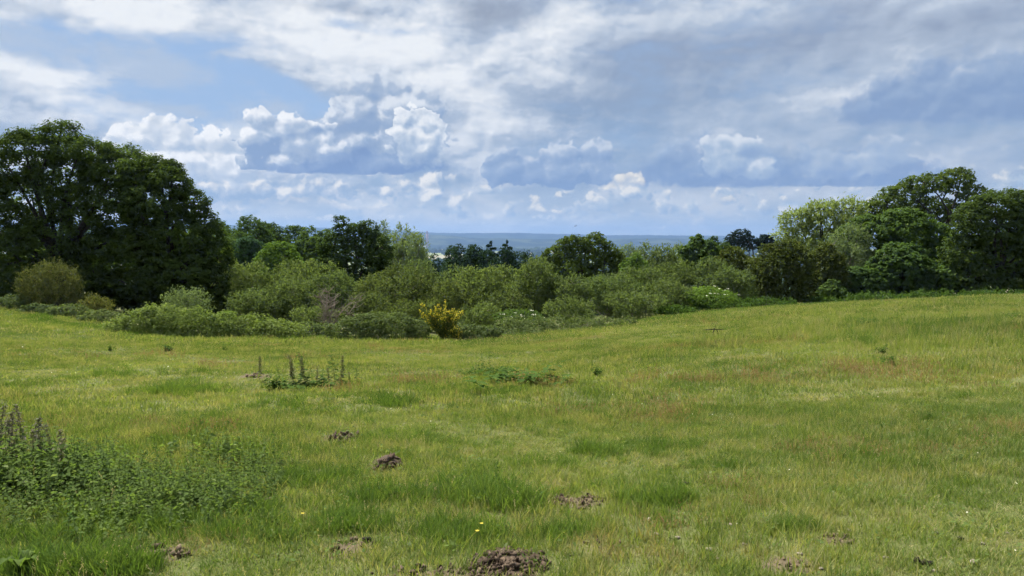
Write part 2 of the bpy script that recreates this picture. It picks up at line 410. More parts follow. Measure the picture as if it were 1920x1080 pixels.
def rough_mat(name, a, b, scale=8.0, rough=0.9, bump=0.0, detail=4):
    m, nt = new_mat(name)
    p = nt.nodes.new('ShaderNodeBsdfPrincipled')
    n = noise(nt, position(nt), scale, detail, 0.6)
    put(nt, p.inputs['Base Color'], mixc(nt, ss(nt, n, 0.3, 0.7), a, b)); p.inputs['Roughness'].default_value = rough
    p.inputs['Specular IOR Level'].default_value = 0.2
    if bump:
        bn = nt.nodes.new('ShaderNodeBump'); bn.inputs['Strength'].default_value = bump
        put(nt, bn.inputs['Height'], n); nt.links.new(bn.outputs[0], p.inputs['Normal'])
    out_of(nt, p.outputs[0])
    return m
M = {}
M['bark'] = rough_mat('bark', (0.020, 0.018, 0.014), (0.050, 0.045, 0.036), 6.0)
M['pale_bark'] = rough_mat('pale_bark', (0.13, 0.115, 0.09), (0.21, 0.19, 0.155), 9.0)
M['twig'] = rough_mat('twig', (0.16, 0.13, 0.10), (0.24, 0.20, 0.16), 9.0)
M['soil'] = rough_mat('soil', (0.028, 0.019, 0.012), (0.085, 0.058, 0.038), 60.0)
M['dry_soil'] = rough_mat('dry_soil', (0.050, 0.036, 0.024), (0.150, 0.108, 0.072), 60.0)
M['dung'] = rough_mat('dung', (0.012, 0.010, 0.008), (0.035, 0.027, 0.018), 30.0)
M['stone'] = rough_mat('stone', (0.14, 0.12, 0.09), (0.30, 0.26, 0.20), 40.0)
M['oak'] = foliage_mat('oak_leaves', (0.044, 0.070, 0.019), (0.084, 0.120, 0.032), (0.105, 0.138, 0.038), 0.42, cfrac=0.05)
M['dark'] = foliage_mat('dark_leaves', (0.037, 0.062, 0.021), (0.068, 0.104, 0.034), None, 0.40)
M['maple'] = foliage_mat('maple_leaves', (0.046, 0.080, 0.024), (0.082, 0.134, 0.040), (0.13, 0.18, 0.06), 0.42, cfrac=0.05)
M['mid'] = foliage_mat('mid_leaves', (0.050, 0.084, 0.024), (0.090, 0.140, 0.040), None, 0.36)
M['blue'] = foliage_mat('bluish_leaves', (0.034, 0.068, 0.036), (0.060, 0.108, 0.055), None, 0.3)
M['fresh'] = foliage_mat('fresh_leaves', (0.070, 0.125, 0.026), (0.120, 0.19, 0.042), None, 0.36)
M['sallow'] = foliage_mat('sallow_leaves', (0.076, 0.110, 0.040), (0.136, 0.174, 0.070), (0.17, 0.20, 0.11), 0.40, cfrac=0.06)
M['sallow_dark'] = foliage_mat('sallow_dark_leaves', (0.062, 0.086, 0.032), (0.110, 0.138, 0.054), (0.15, 0.16, 0.08), 0.38, cfrac=0.05)
M['willow'] = foliage_mat('willow_leaves', (0.105, 0.145, 0.066), (0.170, 0.215, 0.105), None, 0.40)
M['pale_willow'] = foliage_mat('pale_willow_leaves', (0.15, 0.195, 0.070), (0.23, 0.28, 0.11), None, 0.42)
M['thorn'] = foliage_mat('hawthorn_leaves', (0.056, 0.074, 0.022), (0.096, 0.118, 0.040), (0.11, 0.11, 0.05), 0.32, cfrac=0.05)
M['gorse'] = foliage_mat('gorse_needles', (0.075, 0.088, 0.030), (0.13, 0.140, 0.050), (0.22, 0.19, 0.06), 0.28, cfrac=0.05)
M['bramble'] = foliage_mat('bramble_leaves', (0.088, 0.130, 0.034), (0.165, 0.215, 0.068), (0.21, 0.25, 0.12), 0.36, 0.0, cfrac=0.07)
M['bramble_dark'] = foliage_mat('bramble_dark_leaves', (0.068, 0.098, 0.036), (0.124, 0.160, 0.064), (0.16, 0.17, 0.09), 0.34, 0.0, cfrac=0.06)
M['conifer'] = foliage_mat('conifer_needles', (0.016, 0.036, 0.020), (0.034, 0.060, 0.030), None, 0.18)
M['pine'] = foliage_mat('pine_needles', (0.012, 0.024, 0.022), (0.026, 0.042, 0.034), None, 0.15)
M['broom'] = foliage_mat('broom_green', (0.075, 0.105, 0.025), (0.13, 0.15, 0.035), None, 0.3)
M['yellow'] = foliage_mat('yellow_blossom', (0.44, 0.35, 0.035), (0.60, 0.50, 0.09), None, 0.35, 0.0)
M['white'] = foliage_mat('white_blossom', (0.62, 0.62, 0.46), (0.75, 0.74, 0.62), None, 0.3, 0.0)
M['nettle'] = foliage_mat('nettle_leaves', (0.074, 0.116, 0.036), (0.130, 0.186, 0.060), (0.17, 0.21, 0.10), 0.42, 0.0, cfrac=0.05)
M['weed'] = foliage_mat('weed_leaves', (0.036, 0.075, 0.020), (0.075, 0.125, 0.034), None, 0.34, 0.0)
M['stalk'] = foliage_mat('dry_stalk', (0.100, 0.110, 0.055), (0.16, 0.16, 0.090), None, 0.25, 0.0)
M['grey_stalk'] = foliage_mat('grey_seed_heads', (0.125, 0.118, 0.090), (0.195, 0.185, 0.145), None, 0.25, 0.0)

# ------------------------------------------------------------------ the ground: one sheet from behind the camera to the horizon
def ground_colour(nt, P):
    """short turf and thatch between the blades; also drives the colour of the grass"""
    p2 = vm(nt, 'MULTIPLY', P, (1, 1, 0))
    n1 = noise(nt, p2, 0.22, 4, 0.55, 0.3)
    n2 = noise(nt, p2, 1.3, 4, 0.6)
    return p2, n1, n2
BARE = []                                                             # bare earth: x, y, radius x, radius y
for px, py, rx, ry in ((950, 1064, 56, 22), (850, 1080, 100, 10), (1080, 940, 54, 9), (640, 820, 36, 9), (728, 868, 30, 14), (650, 1030, 46, 16), (300, 1040, 60, 14), (830, 912, 36, 5), (1570, 1012, 32, 12),
                       (1480, 1060, 60, 16), (490, 945, 32, 8), (200, 1000, 26, 7), (480, 705, 30, 4), (590, 905, 28, 5)):
    x, y, z = on_ground(px, py); x2, y2, _ = on_ground(px + rx, py); x3, y3, _ = on_ground(px, py - ry)
    BARE.append((x, y, abs(x2 - x), max(abs(y3 - y), 0.08)))
def build_ground():
    ys = np.concatenate([np.arange(-30, 2, 1.0), np.arange(2, 10, 0.07), np.arange(10, 14, 0.16), np.arange(14, 34, 0.35), np.arange(34, 100, 1.0), np.geomspace(100, 15000, 70)])
    ts = np.sinh(np.linspace(-4.2, 4.2, 221)) / np.sinh(4.2)
    Y, Tt = np.meshgrid(ys, ts, indexing='ij')
    X = Tt * (30 + np.maximum(Y, 0) * 1.25)
    Z = T(X, Y)
    ny, nx = X.shape
    V = np.stack([X, Y, Z], -1).reshape(-1, 3)
    i = np.arange(ny - 1)[:, None] * nx + np.arange(nx - 1)[None, :]
    F = np.stack([i, i + 1, i + nx + 1, i + nx], -1).reshape(-1, 4)
    m, nt = new_mat('turf')
    P = position(nt)
    p2, n1, n2 = ground_colour(nt, P)
    c = mixc(nt, ss(nt, n1, 0.35, 0.65), (0.072, 0.088, 0.026), (0.108, 0.120, 0.040))
    c = mixc(nt, ss(nt, n2, 0.52, 0.72, 0.0, 0.7), c, (0.17, 0.145, 0.07))
    fine = noise(nt, p2, 18.0, 3, 0.65)
    c = mixc(nt, ss(nt, fine, 0.42, 0.68, 0.0, 0.65), c, (0.06, 0.062, 0.022))
    bare = attr(nt, 'bare') + (noise(nt, p2, 5.0, 4, 0.65) - 0.5) * 0.9
    c = mixc(nt, ss(nt, bare, 0.35, 0.60), c, mixc(nt, fine, (0.050, 0.038, 0.022), (0.155, 0.125, 0.078)))
    yy = sep(nt, P)[1]
    # the valley: a patchwork of fields and rough ground
    cells = nt.nodes.new('ShaderNodeTexVoronoi'); cells.voronoi_dimensions = '2D'; cells.inputs['Scale'].default_value = 0.0042
    put(nt, cells.inputs['Vector'], vm(nt, 'MULTIPLY', P, (1.0, 0.55, 0)))
    cr = sep(nt, S(nt, cells.outputs['Color']))[0]
    fld = mixc(nt, cr, (0.085, 0.120, 0.040), (0.24, 0.26, 0.10))
    fld = mixc(nt, ss(nt, cr, 0.80, 0.82), fld, (0.26, 0.235, 0.14))
    c = mixc(nt, ss(nt, yy, 120, 300), c, fld)
    b = nt.nodes.new('ShaderNodeBsdfPrincipled'); put(nt, b.inputs['Base Color'], c)
    b.inputs['Roughness'].default_value = 0.95; b.inputs['Specular IOR Level'].default_value = 0.1
    out_of(nt, b.outputs[0])
    bare = np.zeros(len(V))
    for bx, by, rx, ry in BARE:
        d2 = ((V[:, 0] - bx) / rx) ** 2 + ((V[:, 1] - by) / ry) ** 2
        bare = np.maximum(bare, np.exp(-d2 * 0.7))
    o = link('ground', mesh_np('ground', V, F, m, {'bare': bare}, smooth=True))
    tag(o, kind='structure')
build_ground()

# far hills: wooded ridges closing the valley
def build_hills(name, dist, pts, depth, seed, colr):
    rng = np.random.default_rng(seed)
    us = np.linspace(-1.1, 1.1, 420)                                  # tangent of the bearing
    tops = np.interp(us * FPX + 960, [p[0] for p in pts], [p[1] for p in pts])
    k = np.hanning(9); k /= k.sum(); tops = np.convolve(np.pad(tops, 4, mode='edge'), k, 'valid')
    z = CAM_Z + dist * (448.4 - tops) / FPX
    wob = np.zeros_like(us)
    for f, a in ((9, .9), (23, .6), (61, .35), (140, .3), (260, .22)): wob += a * np.sin(us * f * 3.1 + rng.uniform(0, 6.28))
    z = z + wob * dist * 0.00042
    rows = []
    prof = [(0.0, 0.0), (0.22, 0.30), (0.45, 0.62), (0.7, 0.88), (1.0, 1.0), (1.6, 0.85), (2.4, 0.2)]
    for d, h in prof:
        y = dist - depth + depth * d + 90 * np.sin(us * 14 + d * 3)
        rows.append(np.stack([us * y, y, -84 + (z + 84) * h], -1))
    Vv = np.stack(rows); ny, nx = Vv.shape[:2]
    i = np.arange(ny - 1)[:, None] * nx + np.arange(nx - 1)[None, :]
    F = np.stack([i, i + 1, i + nx + 1, i + nx], -1).reshape(-1, 4)
    m, nt = new_mat(name + '_cover')
    n = noise(nt, position(nt), 0.0035, 4, 0.6)
    c = mixc(nt, ss(nt, n, 0.46, 0.62), colr[0], colr[1])
    b = nt.nodes.new('ShaderNodeBsdfDiffuse'); put(nt, b.inputs['Color'], c)
    out_of(nt, b.outputs[0])
    tag(link(name, mesh_np(name, Vv.reshape(-1, 3), F, m, smooth=True)), kind='structure')
build_hills('hills', 9800, [(-600, 420), (200, 418), (540, 424), (620, 428), (760, 433), (840, 437), (900, 436), (1000, 438), (1100, 440), (1250, 441), (1360, 443), (1450, 446), (1800, 447), (2600, 446)],
            1500, 3, ((0.010, 0.016, 0.012), (0.024, 0.034, 0.022)))
build_hills('low_hills', 7200, [(-600, 447), (600, 446), (780, 440), (830, 441), (900, 446), (960, 447), (1100, 449), (1250, 446), (1400, 449), (2600, 450)],
            900, 9, ((0.012, 0.020, 0.014), (0.050, 0.064, 0.036)))

# woods and hedgerows on the valley floor: one mass of small crowns
def build_far_woods():
    rng = np.random.default_rng(5)
    ico = bmesh.new(); bmesh.ops.create_icosphere(ico, subdivisions=1, radius=1.0)
    iv = np.array([v.co[:] for v in ico.verts]); ifc = np.array([[v.index for v in f.verts] for f in ico.faces]); ico.free()
    pos = []
    for _ in range(6500):                                             # strips across the view, thinner with distance
        y = rng.uniform(0.0, 1.0) ** 1.4 * 5600 + 420
        x = rng.uniform(-0.34, 0.46) * y
        f = math.sin(x * 0.006 + y * 0.004) + math.sin(y * 0.011 + 1.3) + 0.8 * math.sin(x * 0.013 - y * 0.007 + 2)
        if f + rng.normal(0, 0.40) < 0.80: continue
        pos.append((x, y))
    Vs, Fs, ts = [], [], []
    o = 0
    for x, y in pos:
        for _ in range(3):
            s = rng.uniform(5, 11) * (1 + y / 7000)
            xx, yy = x + rng.normal(0, 9), y + rng.normal(0, 9)
            v = iv * (s * rng.uniform(0.8, 1.3), s, s * rng.uniform(0.75, 1.2)) + rng.normal(0, s * 0.12, iv.shape)
            Vs.append(v + (xx, yy, float(T(xx, yy)) + s * 0.55)); Fs.append(ifc + o); o += len(iv)
            ts.append(np.full(len(iv), rng.uniform()))
    m = foliage_mat('far_wood_leaves', (0.014, 0.028, 0.012), (0.045, 0.070, 0.026), None, 0.15, 0.0)
    ob = link('distant_woods', mesh_np('distant_woods', np.concatenate(Vs), np.concatenate(Fs), m, {'tint': np.concatenate(ts)}))
    tag(ob, 'far woods and hedgerows spread over the valley floor', 'woods', kind='stuff')
build_far_woods()

# far buildings
M['white_wall'] = rough_mat('white_wall', (0.62, 0.62, 0.60), (0.72, 0.72, 0.70), 0.3)
M['brick_wall'] = rough_mat('brick_wall', (0.30, 0.17, 0.12), (0.40, 0.25, 0.18), 0.3)
M['grey_roof'] = rough_mat('grey_roof', (0.30, 0.31, 0.33), (0.40, 0.41, 0.43), 0.3)
M['tile_roof'] = rough_mat('tile_roof', (0.20, 0.10, 0.07), (0.28, 0.15, 0.10), 0.3)
M['window_glass'] = rough_mat('window_glass', (0.02, 0.025, 0.03), (0.04, 0.05, 0.06), 1.0, 0.2)
def box(x0, x1, y0, y1, z0, z1):
    V = np.array([(x, y, z) for z in (z0, z1) for y in (y0, y1) for x in (x0, x1)], float)
    F = np.array([(0, 2, 3, 1), (4, 5, 7, 6), (0, 1, 5, 4), (2, 6, 7, 3), (0, 4, 6, 2), (1, 3, 7, 5)])
    return V, F
def building(name, label, cat, px, y, w, d, h, rise, wall, roof, nwin, group=None, rz=0.0):
    x = side(px, y)
    o = empty(name, (x, y, Tz(x, y) - 0.5), rz); tag(o, label, cat, group)
    link('wall', mesh_np('wall', *box(-w / 2, w / 2, -d / 2, d / 2, 0, h), M[wall]), parent=o)
    e = 0.6
    V = np.array([(-w / 2 - e, -d / 2 - e, h + .02), (w / 2 + e, -d / 2 - e, h + .02), (w / 2 + e, d / 2 + e, h + .02), (-w / 2 - e, d / 2 + e, h + .02), (-w / 2 - e, 0, h + rise), (w / 2 + e, 0, h + rise)], float)
    F = np.array([(0, 1, 5, 4), (2, 3, 4, 5), (0, 3, 2, 1), (0, 4, 3, 3), (1, 2, 5, 5)])
    me = bpy.data.meshes.new('roof'); me.from_pydata(V.tolist(), [], [f[:3].tolist() if f[2] == f[3] else f.tolist() for f in F]); me.materials.append(M[roof])
    link('roof', me, parent=o)
    for i in range(nwin):
        cx = -w / 2 + w * (i + 0.5) / nwin
        link('window', mesh_np('window', *box(cx - w / nwin * 0.28, cx + w / nwin * 0.28, -d / 2 - 0.12, -d / 2 + 0.1, h * 0.35, h * 0.72), M['window_glass']), parent=o)
    return o
building('warehouse', 'long white warehouse in the valley, largest of the white sheds', 'warehouse', 1000, 1900, 62, 30, 9, 2.5, 'white_wall', 'grey_roof', 8, 'white sheds in the valley')
building('warehouse', 'white warehouse at the east end of the valley shed row, beside the dark oak crown', 'warehouse', 1018, 2000, 30, 22, 8, 2.0, 'white_wall', 'grey_roof', 4, 'white sheds in the valley')
building('warehouse', 'white warehouse at the west end of the valley shed row, beside a dark spire', 'warehouse', 968, 2060, 34, 24, 8, 2.0, 'white_wall', 'grey_roof', 5, 'white sheds in the valley')
building('shed', 'small pale shed low in a gap between the dark conifers', 'shed', 962, 900, 9, 7, 4, 1.5, 'white_wall', 'grey_roof', 2)
building('warehouse', 'pale warehouse far off beyond the pale green trees right of the dark oak', 'warehouse', 1188, 1500, 26, 20, 8, 2.0, 'white_wall', 'grey_roof', 4)
building('house', 'red-roofed brick house showing beside the pale willow', 'house', 806, 780, 14, 9, 6, 3.5, 'brick_wall', 'tile_roof', 4)
building('apartment_block', 'pale blocks of a far town below the ridge', 'building', 778, 6000, 120, 40, 34, 3, 'white_wall', 'grey_roof', 8)
building('apartment_block', 'far pale block just left of the tower on the ridge', 'building', 792, 6100, 90, 40, 26, 3, 'white_wall', 'grey_roof', 6)
def tower():
    y = 6050; x = side(801, y); z0 = Tz(x, y)
    o = empty('tower', (x, y, z0)); tag(o, 'slender dark tower standing up against the far ridge', 'tower')
    H = height_at(433.5, y) - z0
    link('shaft', mesh_np('shaft', *box(-9, 9, -9, 9, 0, H * 0.86), M['brick_wall']), parent=o)
    link('top', mesh_np('top', *box(-6.5, 6.5, -6.5, 6.5, H * 0.86 + 0.05, H), M['tile_roof']), parent=o)
tower()

# ------------------------------------------------------------------ trees and shrubs
LEAVES = [0]
def leaf_quads(P, t, b):
    """one rhombic leaf at each P with half axes t (length) and b (width)"""
    V = np.stack([P - t, P + b, P + t, P - b], 1).reshape(-1, 3)
    F = np.arange(len(P) * 4).reshape(-1, 4)
    return V, F
def crown(rng, lobes, n, ll, lw, mode='clump', cr=0.45, shoot=0.6, up=0.7, ragged=0.15, floor=None):
    """leaves spread through clusters that cover the lobes (cx, cy, cz, rx, ry, rz)"""
    L = np.asarray(lobes, float)
    area = (L[:, 3] * L[:, 4] * L[:, 5]) ** (2 / 3)
    cs, ns = [], []
    for i, l in enumerate(L):
        m = max(14, int(area[i] * 13 / (cr * cr) * 0.62))
        d = fib(m, rng, 0.2)
        p = l[:3] + d * l[3:] * (1.0 - np.abs(rng.normal(0, ragged, (m, 1))))
        keep = np.ones(m, bool)
        for j, q in enumerate(L):
            if j != i: keep &= (np.linalg.norm((p - q[:3]) / q[3:], axis=1) > 0.72) | (rng.uniform(size=m) < 0.12)
        keep &= (d[:, 2] > -0.55) | (rng.uniform(size=m) < 0.35)
        cs.append(p[keep]); ns.append(d[keep])
    c = np.concatenate(cs); nrm = np.concatenate(ns)
    if floor is not None: k_ = c[:, 2] > floor; c, nrm = c[k_], nrm[k_]
    c_tint = rng.uniform(0, 1, len(c)); c_size = rng.uniform(0.6, 1.35, len(c))
    idx = rng.choice(len(c), n, p=(c_size ** 2) / (c_size ** 2).sum())
    C, N = c[idx], nrm[idx]
    r = lambda *s: rng.normal(0, 1, s)
    if mode == 'clump':
        q = unit(r(n, 3)) * (rng.uniform(0, 1, (n, 1)) ** 0.5) * (cr * c_size[idx])[:, None] * (1, 1, 0.62)
        P = C + q
        nn = unit(N * 0.5 + np.array([0, 0, 0.55]) + unit(q) * 0.35 + r(n, 3) * 0.42)
        t = unit(np.cross(nn, r(n, 3)))
        b = np.cross(nn, t)
    else:
        cdir = unit(nrm * 0.65 + np.array([0, 0, up]) + rng.normal(0, 0.30, nrm.shape))
        # several shoots in each cluster
        k = 7
        sdir = unit(cdir[:, None, :] + rng.normal(0, 0.28, (len(c), k, 3)))
        soff = rng.normal(0, cr * 0.42, (len(c), k, 3))
        slen = rng.uniform(0.45, 1.15, (len(c), k)) * shoot
        si = rng.integers(0, k, n)
        s = rng.uniform(0, 1, n) ** 0.8
        D = sdir[idx, si]
        P = C + soff[idx, si] + D * (s * slen[idx, si] - 0.3 * shoot)[:, None] + r(n, 3) * cr * 0.10
        if mode == 'weep': P[:, 2] -= (s * slen[idx, si]) ** 2 * 0.9
        t = unit(D * 0.8 + r(n, 3) * 0.55)
        b = unit(np.cross(t, r(n, 3) * 0.6 + np.array([0, 0, 1.0]) + N * 0.4))
    sz = rng.uniform(0.65, 1.3, (n, 1))
    V, F = leaf_quads(P, t * ll * 0.5 * sz, b * lw * 0.5 * sz)
    tint = np.clip(c_tint[idx] * 0.5 + rng.uniform(0, 1, n) * 0.5, 0, 1) ** 0.9
    tint = np.where(rng.uniform(size=n) < 0.06, rng.uniform(0.93, 1.0, n), np.minimum(tint, 0.92))
    LEAVES[0] += n
    return V, F, np.repeat(tint, 4), c
def bend(rng, a, b, n=6, w=0.12, droop=0.0):
    a, b = np.asarray(a, float), np.asarray(b, float)
    s = np.linspace(0, 1, n)[:, None]
    L = np.linalg.norm(b - a)
    off = rng.normal(0, w * L, 3) * np.array([1, 1, 0.5])
    return a + (b - a) * s + np.sin(s * np.pi) * off + np.array([0, 0, 1.0]) * droop * L * np.sin(s * np.pi)
def wood(rng, H, lobes, clusters, r0, z_fork, stems=1, k=7, twigs=60):
    """tapered trunk(s) with a limb to every lobe, and thinner branches to the leaf clusters"""
    L = np.asarray(lobes, float)
    tr, br = [], []
    bases = [np.zeros(3)] if stems == 1 else [np.array([math.cos(a), math.sin(a), 0]) * r0 * 2.2 for a in rng.uniform(0, 6.28, stems)]
    top = L[:, :3].mean(0) * np.array([0.6, 0.6, 1.0])
    forks = []
    for i, b in enumerate(bases):
        f = np.array([b[0] * 2.0, b[1] * 2.0, z_fork]) + rng.normal(0, r0 * 0.6, 3) * (1, 1, 0)
        p = bend(rng, b - (0, 0, 0.35), f, 6, 0.04)
        rr = np.linspace(r0 * 1.25, r0 * 0.8, 6); rr[0] *= 1.35
        if stems > 1: rr *= 0.45
        tr.append(tube(p, rr, k)); forks.append(f)
        lead = bend(rng, f, top + np.array([0, 0, 0.35 * (H - top[2])]) + rng.normal(0, 0.3, 3), 6, 0.06)
        tr.append(tube(lead, np.linspace(rr[-1] * 0.85, rr[-1] * 0.10, 6), k))
    nodes = []
    for l in L:
        f = forks[rng.integers(len(forks))]
        end = l[:3] + np.array([0, 0, 0.1 * l[5]])
        p = bend(rng, f, end, 7, 0.10, 0.05)
        br.append(tube(p, np.linspace(r0 * (0.5 if stems == 1 else 0.25), r0 * 0.10, 7), 5)); nodes += list(p[2:])
    nodes = np.array(nodes)
    if len(clusters) and twigs:
        for c in clusters[rng.choice(len(clusters), min(twigs, len(clusters)), replace=False)]:
            a = nodes[np.argmin(np.linalg.norm(nodes - c, axis=1) + 0.3 * np.maximum(nodes[:, 2] - c[2], 0))]
            br.append(tube(bend(rng, a, c, 4, 0.10, 0.04), np.linspace(r0 * 0.14, r0 * 0.03, 4), 3))
    return merge(tr), merge(br)
def auto_lobes(rng, W, H, z0, n, depth=0.9, size=0.46, flat=1.0):
    c = np.array([0, 0, (z0 + H) / 2]); rad = np.array([W / 2, W / 2 * depth, (H - z0) / 2])
    d = fib(n, rng, 0.22)
    out = []
    for q in d:
        s = size * rng.uniform(0.78, 1.2)
        r_ = rad * s * np.array([1, 1, flat])
        out.append(np.concatenate([c + q * np.maximum(rad - r_ * 0.92, 0.05), r_]))
    out.append(np.concatenate([c, rad * 0.55]))
    return np.array(out)
def px_lobes(rng, lst, y, x0, z0, deep=0.85):
    """lobes given as photo column, row and half sizes, at distance y; depth is as large as the width"""
    out = []
    for (px, py, rx, ry, *dy) in lst:
        m = y / FPX
        out.append((side(px, y) - x0, dy[0] if dy else rng.uniform(-0.5, 0.5) * rx * m * 1.1, height_at(py, y) - z0, rx * m, rx * m * deep, ry * m))
    return np.array(out)
STYLE = dict(   # material, mode, leaf length / width in picture elements, cluster radius, shoot length, number of lobes, size, lobes reach the ground, bark
    oak=dict(mat='oak', mode='clump', ll=2.7, lw=1.7, cr=0.055, lobes=15, size=0.42, low=0.22, bark='bark'),
    dark=dict(mat='dark', mode='clump', ll=2.5, lw=1.6, cr=0.06, lobes=13, size=0.42, low=0.15, bark='bark'),
    maple=dict(mat='maple', mode='clump', ll=3.4, lw=2.4, cr=0.065, lobes=14, size=0.42, low=0.0, bark='bark'),
    mid=dict(mat='mid', mode='clump', ll=2.4, lw=1.5, cr=0.06, lobes=13, size=0.44, low=0.08, bark='bark'),
    blue=dict(mat='blue', mode='clump', ll=2.4, lw=1.5, cr=0.06, lobes=12, size=0.46, low=0.05, bark='bark'),
    fresh=dict(mat='fresh', mode='clump', ll=2.3, lw=1.5, cr=0.055, lobes=13, size=0.46, low=0.05, bark='bark'),
    sallow=dict(mat='sallow', mode='shoot', ll=2.6, lw=1.2, cr=0.06, shoot=0.085, lobes=11, size=0.42, low=-0.05, bark='pale_bark', stems=5),
    sallow_dark=dict(mat='sallow_dark', mode='shoot', ll=2.6, lw=1.2, cr=0.06, shoot=0.08, lobes=11, size=0.42, low=-0.05, bark='pale_bark', stems=5),
    willow=dict(mat='willow', mode='shoot', ll=2.6, lw=0.9, cr=0.07, shoot=0.10, lobes=13, size=0.40, low=0.05, bark='pale_bark', up=0.3),
    pale_willow=dict(mat='pale_willow', mode='shoot', ll=2.8, lw=1.3, cr=0.06, shoot=0.08, lobes=14, size=0.34, low=0.15, bark='bark', up=0.2),
    thorn=dict(mat='thorn', mode='weep', ll=2.8, lw=1.4, cr=0.06, shoot=0.11, lobes=14, size=0.46, low=-0.02, bark='bark', stems=4, up=0.15),
    gorse=dict(mat='gorse', mode='shoot', ll=2.6, lw=0.8, cr=0.07, shoot=0.16, lobes=12, size=0.48, low=-0.05, bark='bark', stems=5, up=0.9),
    conifer=dict(mat='conifer', mode='clump', ll=2.4, lw=1.2, cr=0.05, lobes=16, size=0.32, low=0.02, bark='bark'),
    pine=dict(mat='pine', mode='clump', ll=2.2, lw=1.1, cr=0.07, lobes=11, size=0.42, low=0.45, bark='bark'),
    bramble=dict(mat='bramble', mode='clump', ll=2.2, lw=1.6, cr=0.05, lobes=10, size=0.55, low=-0.25, bark='twig', stems=7),
    bramble_dark=dict(mat='bramble_dark', mode='clump', ll=2.0, lw=1.4, cr=0.05, lobes=10, size=0.55, low=-0.25, bark='twig', stems=7),
    weedy=dict(mat='weed', mode='shoot', ll=2.4, lw=1.2, cr=0.06, shoot=0.16, lobes=9, size=0.55, low=-0.25, bark='twig', stems=5),
)
SEED = [100]
def plant(name, label, cat, style, px, top, w, y, group=None, lobes=None, dens=2.0, low=None, depth=0.9, blossom=0, nlobes=None, hfac=1.0):
    SEED[0] += 1
    rng = np.random.default_rng(SEED[0])
    st = STYLE[style]
    x = side(px, y); z = Tz(x, y)
    H = (height_at(top, y) - z) * (hfac if lobes is not None else hfac * 1.03)
    W = w / FPX * y
    if lobes is not None:
        L = px_lobes(rng, lobes, y, x, z)
        if style.startswith('bramble'):                 # the arching canes reach down to the grass
            low_ = L.copy(); low_[:, 2] = low_[:, 5] * 0.35; low_[:, 4] *= 1.1
            L[:, 5] *= 1.12; L = np.concatenate([L, low_])
    else: L = auto_lobes(rng, W, H, H * (st['low'] if low is None else low), nlobes or st['lobes'], depth, st['size'])
    pxr = y / 745.0                                     # one picture element at this distance
    span = max(W, 1.2)
    zz = L[:, 2] + L[:, 5]
    area = W * min(H, zz.max() - max((L[:, 2] - L[:, 5]).min(), 0)) / pxr ** 2
    n = int(np.clip(area * dens * 1.25, 3000, 140000))
    ll = max(st['ll'] * pxr, 0.055); lw = max(st['lw'] * pxr, 0.028)
    cr = max(st['cr'] * span ** 0.72 * 1.25, 0.11)
    V, F, t, c = crown(rng, L, n, ll, lw, st['mode'], cr, st.get('shoot', 0.1) * max(H, 1.0) ** 0.6 * 2.2, st.get('up', 0.7), floor=-0.3)
    stems = st.get('stems', 1)
    r0 = max(0.030 * H, 0.03) if stems == 1 else max(0.022 * H, 0.02)
    tr, br = wood(rng, H, L, c, r0, max(H * (0.22 if stems == 1 else 0.10), 0.05), stems, 8 if H > 5 else 5, 90 if H > 6 else 30)
    root = empty(name, (x, y, z)); tag(root, label, cat, group)
    tree = cat == 'tree'
    b = link('trunk' if tree else 'stems', mesh_np('trunk', *tr, M[st['bark']], smooth=True), parent=root)
    link('branches', mesh_np('branches', *br, M[st['bark']], smooth=True), parent=b)
    link('crown' if tree else 'foliage', mesh_np('crown', V, F, M[st['mat']], {'tint': t}), parent=root)
    if blossom:
        cc = c[(c[:, 1] < np.median(c[:, 1])) & (c[:, 2] > np.quantile(c[:, 2], 0.25))]
        for i in range(blossom):
            q = cc[rng.integers(len(cc))] + np.array([0, -cr * 0.9, cr * 0.55]) + rng.normal(0, 0.05, 3)
            k = 7; s = rng.uniform(0.04, 0.08)
            P = q + np.stack([rng.normal(0, s, k), rng.normal(0, s, k), rng.normal(0, 0.012, k)], -1)
            nn = unit(np.array([0, -0.45, 1.0]) + rng.normal(0, 0.25, (k, 3))); tt = unit(np.cross(nn, rng.normal(0, 1, (k, 3))))
            Vb, Fb = leaf_quads(P, tt * 0.03, np.cross(nn, tt) * 0.026)
            link('flower_head', mesh_np('flower_head', Vb, Fb, M['white'], {'tint': rng.uniform(0, 1, len(Vb))}), parent=root)
    return root

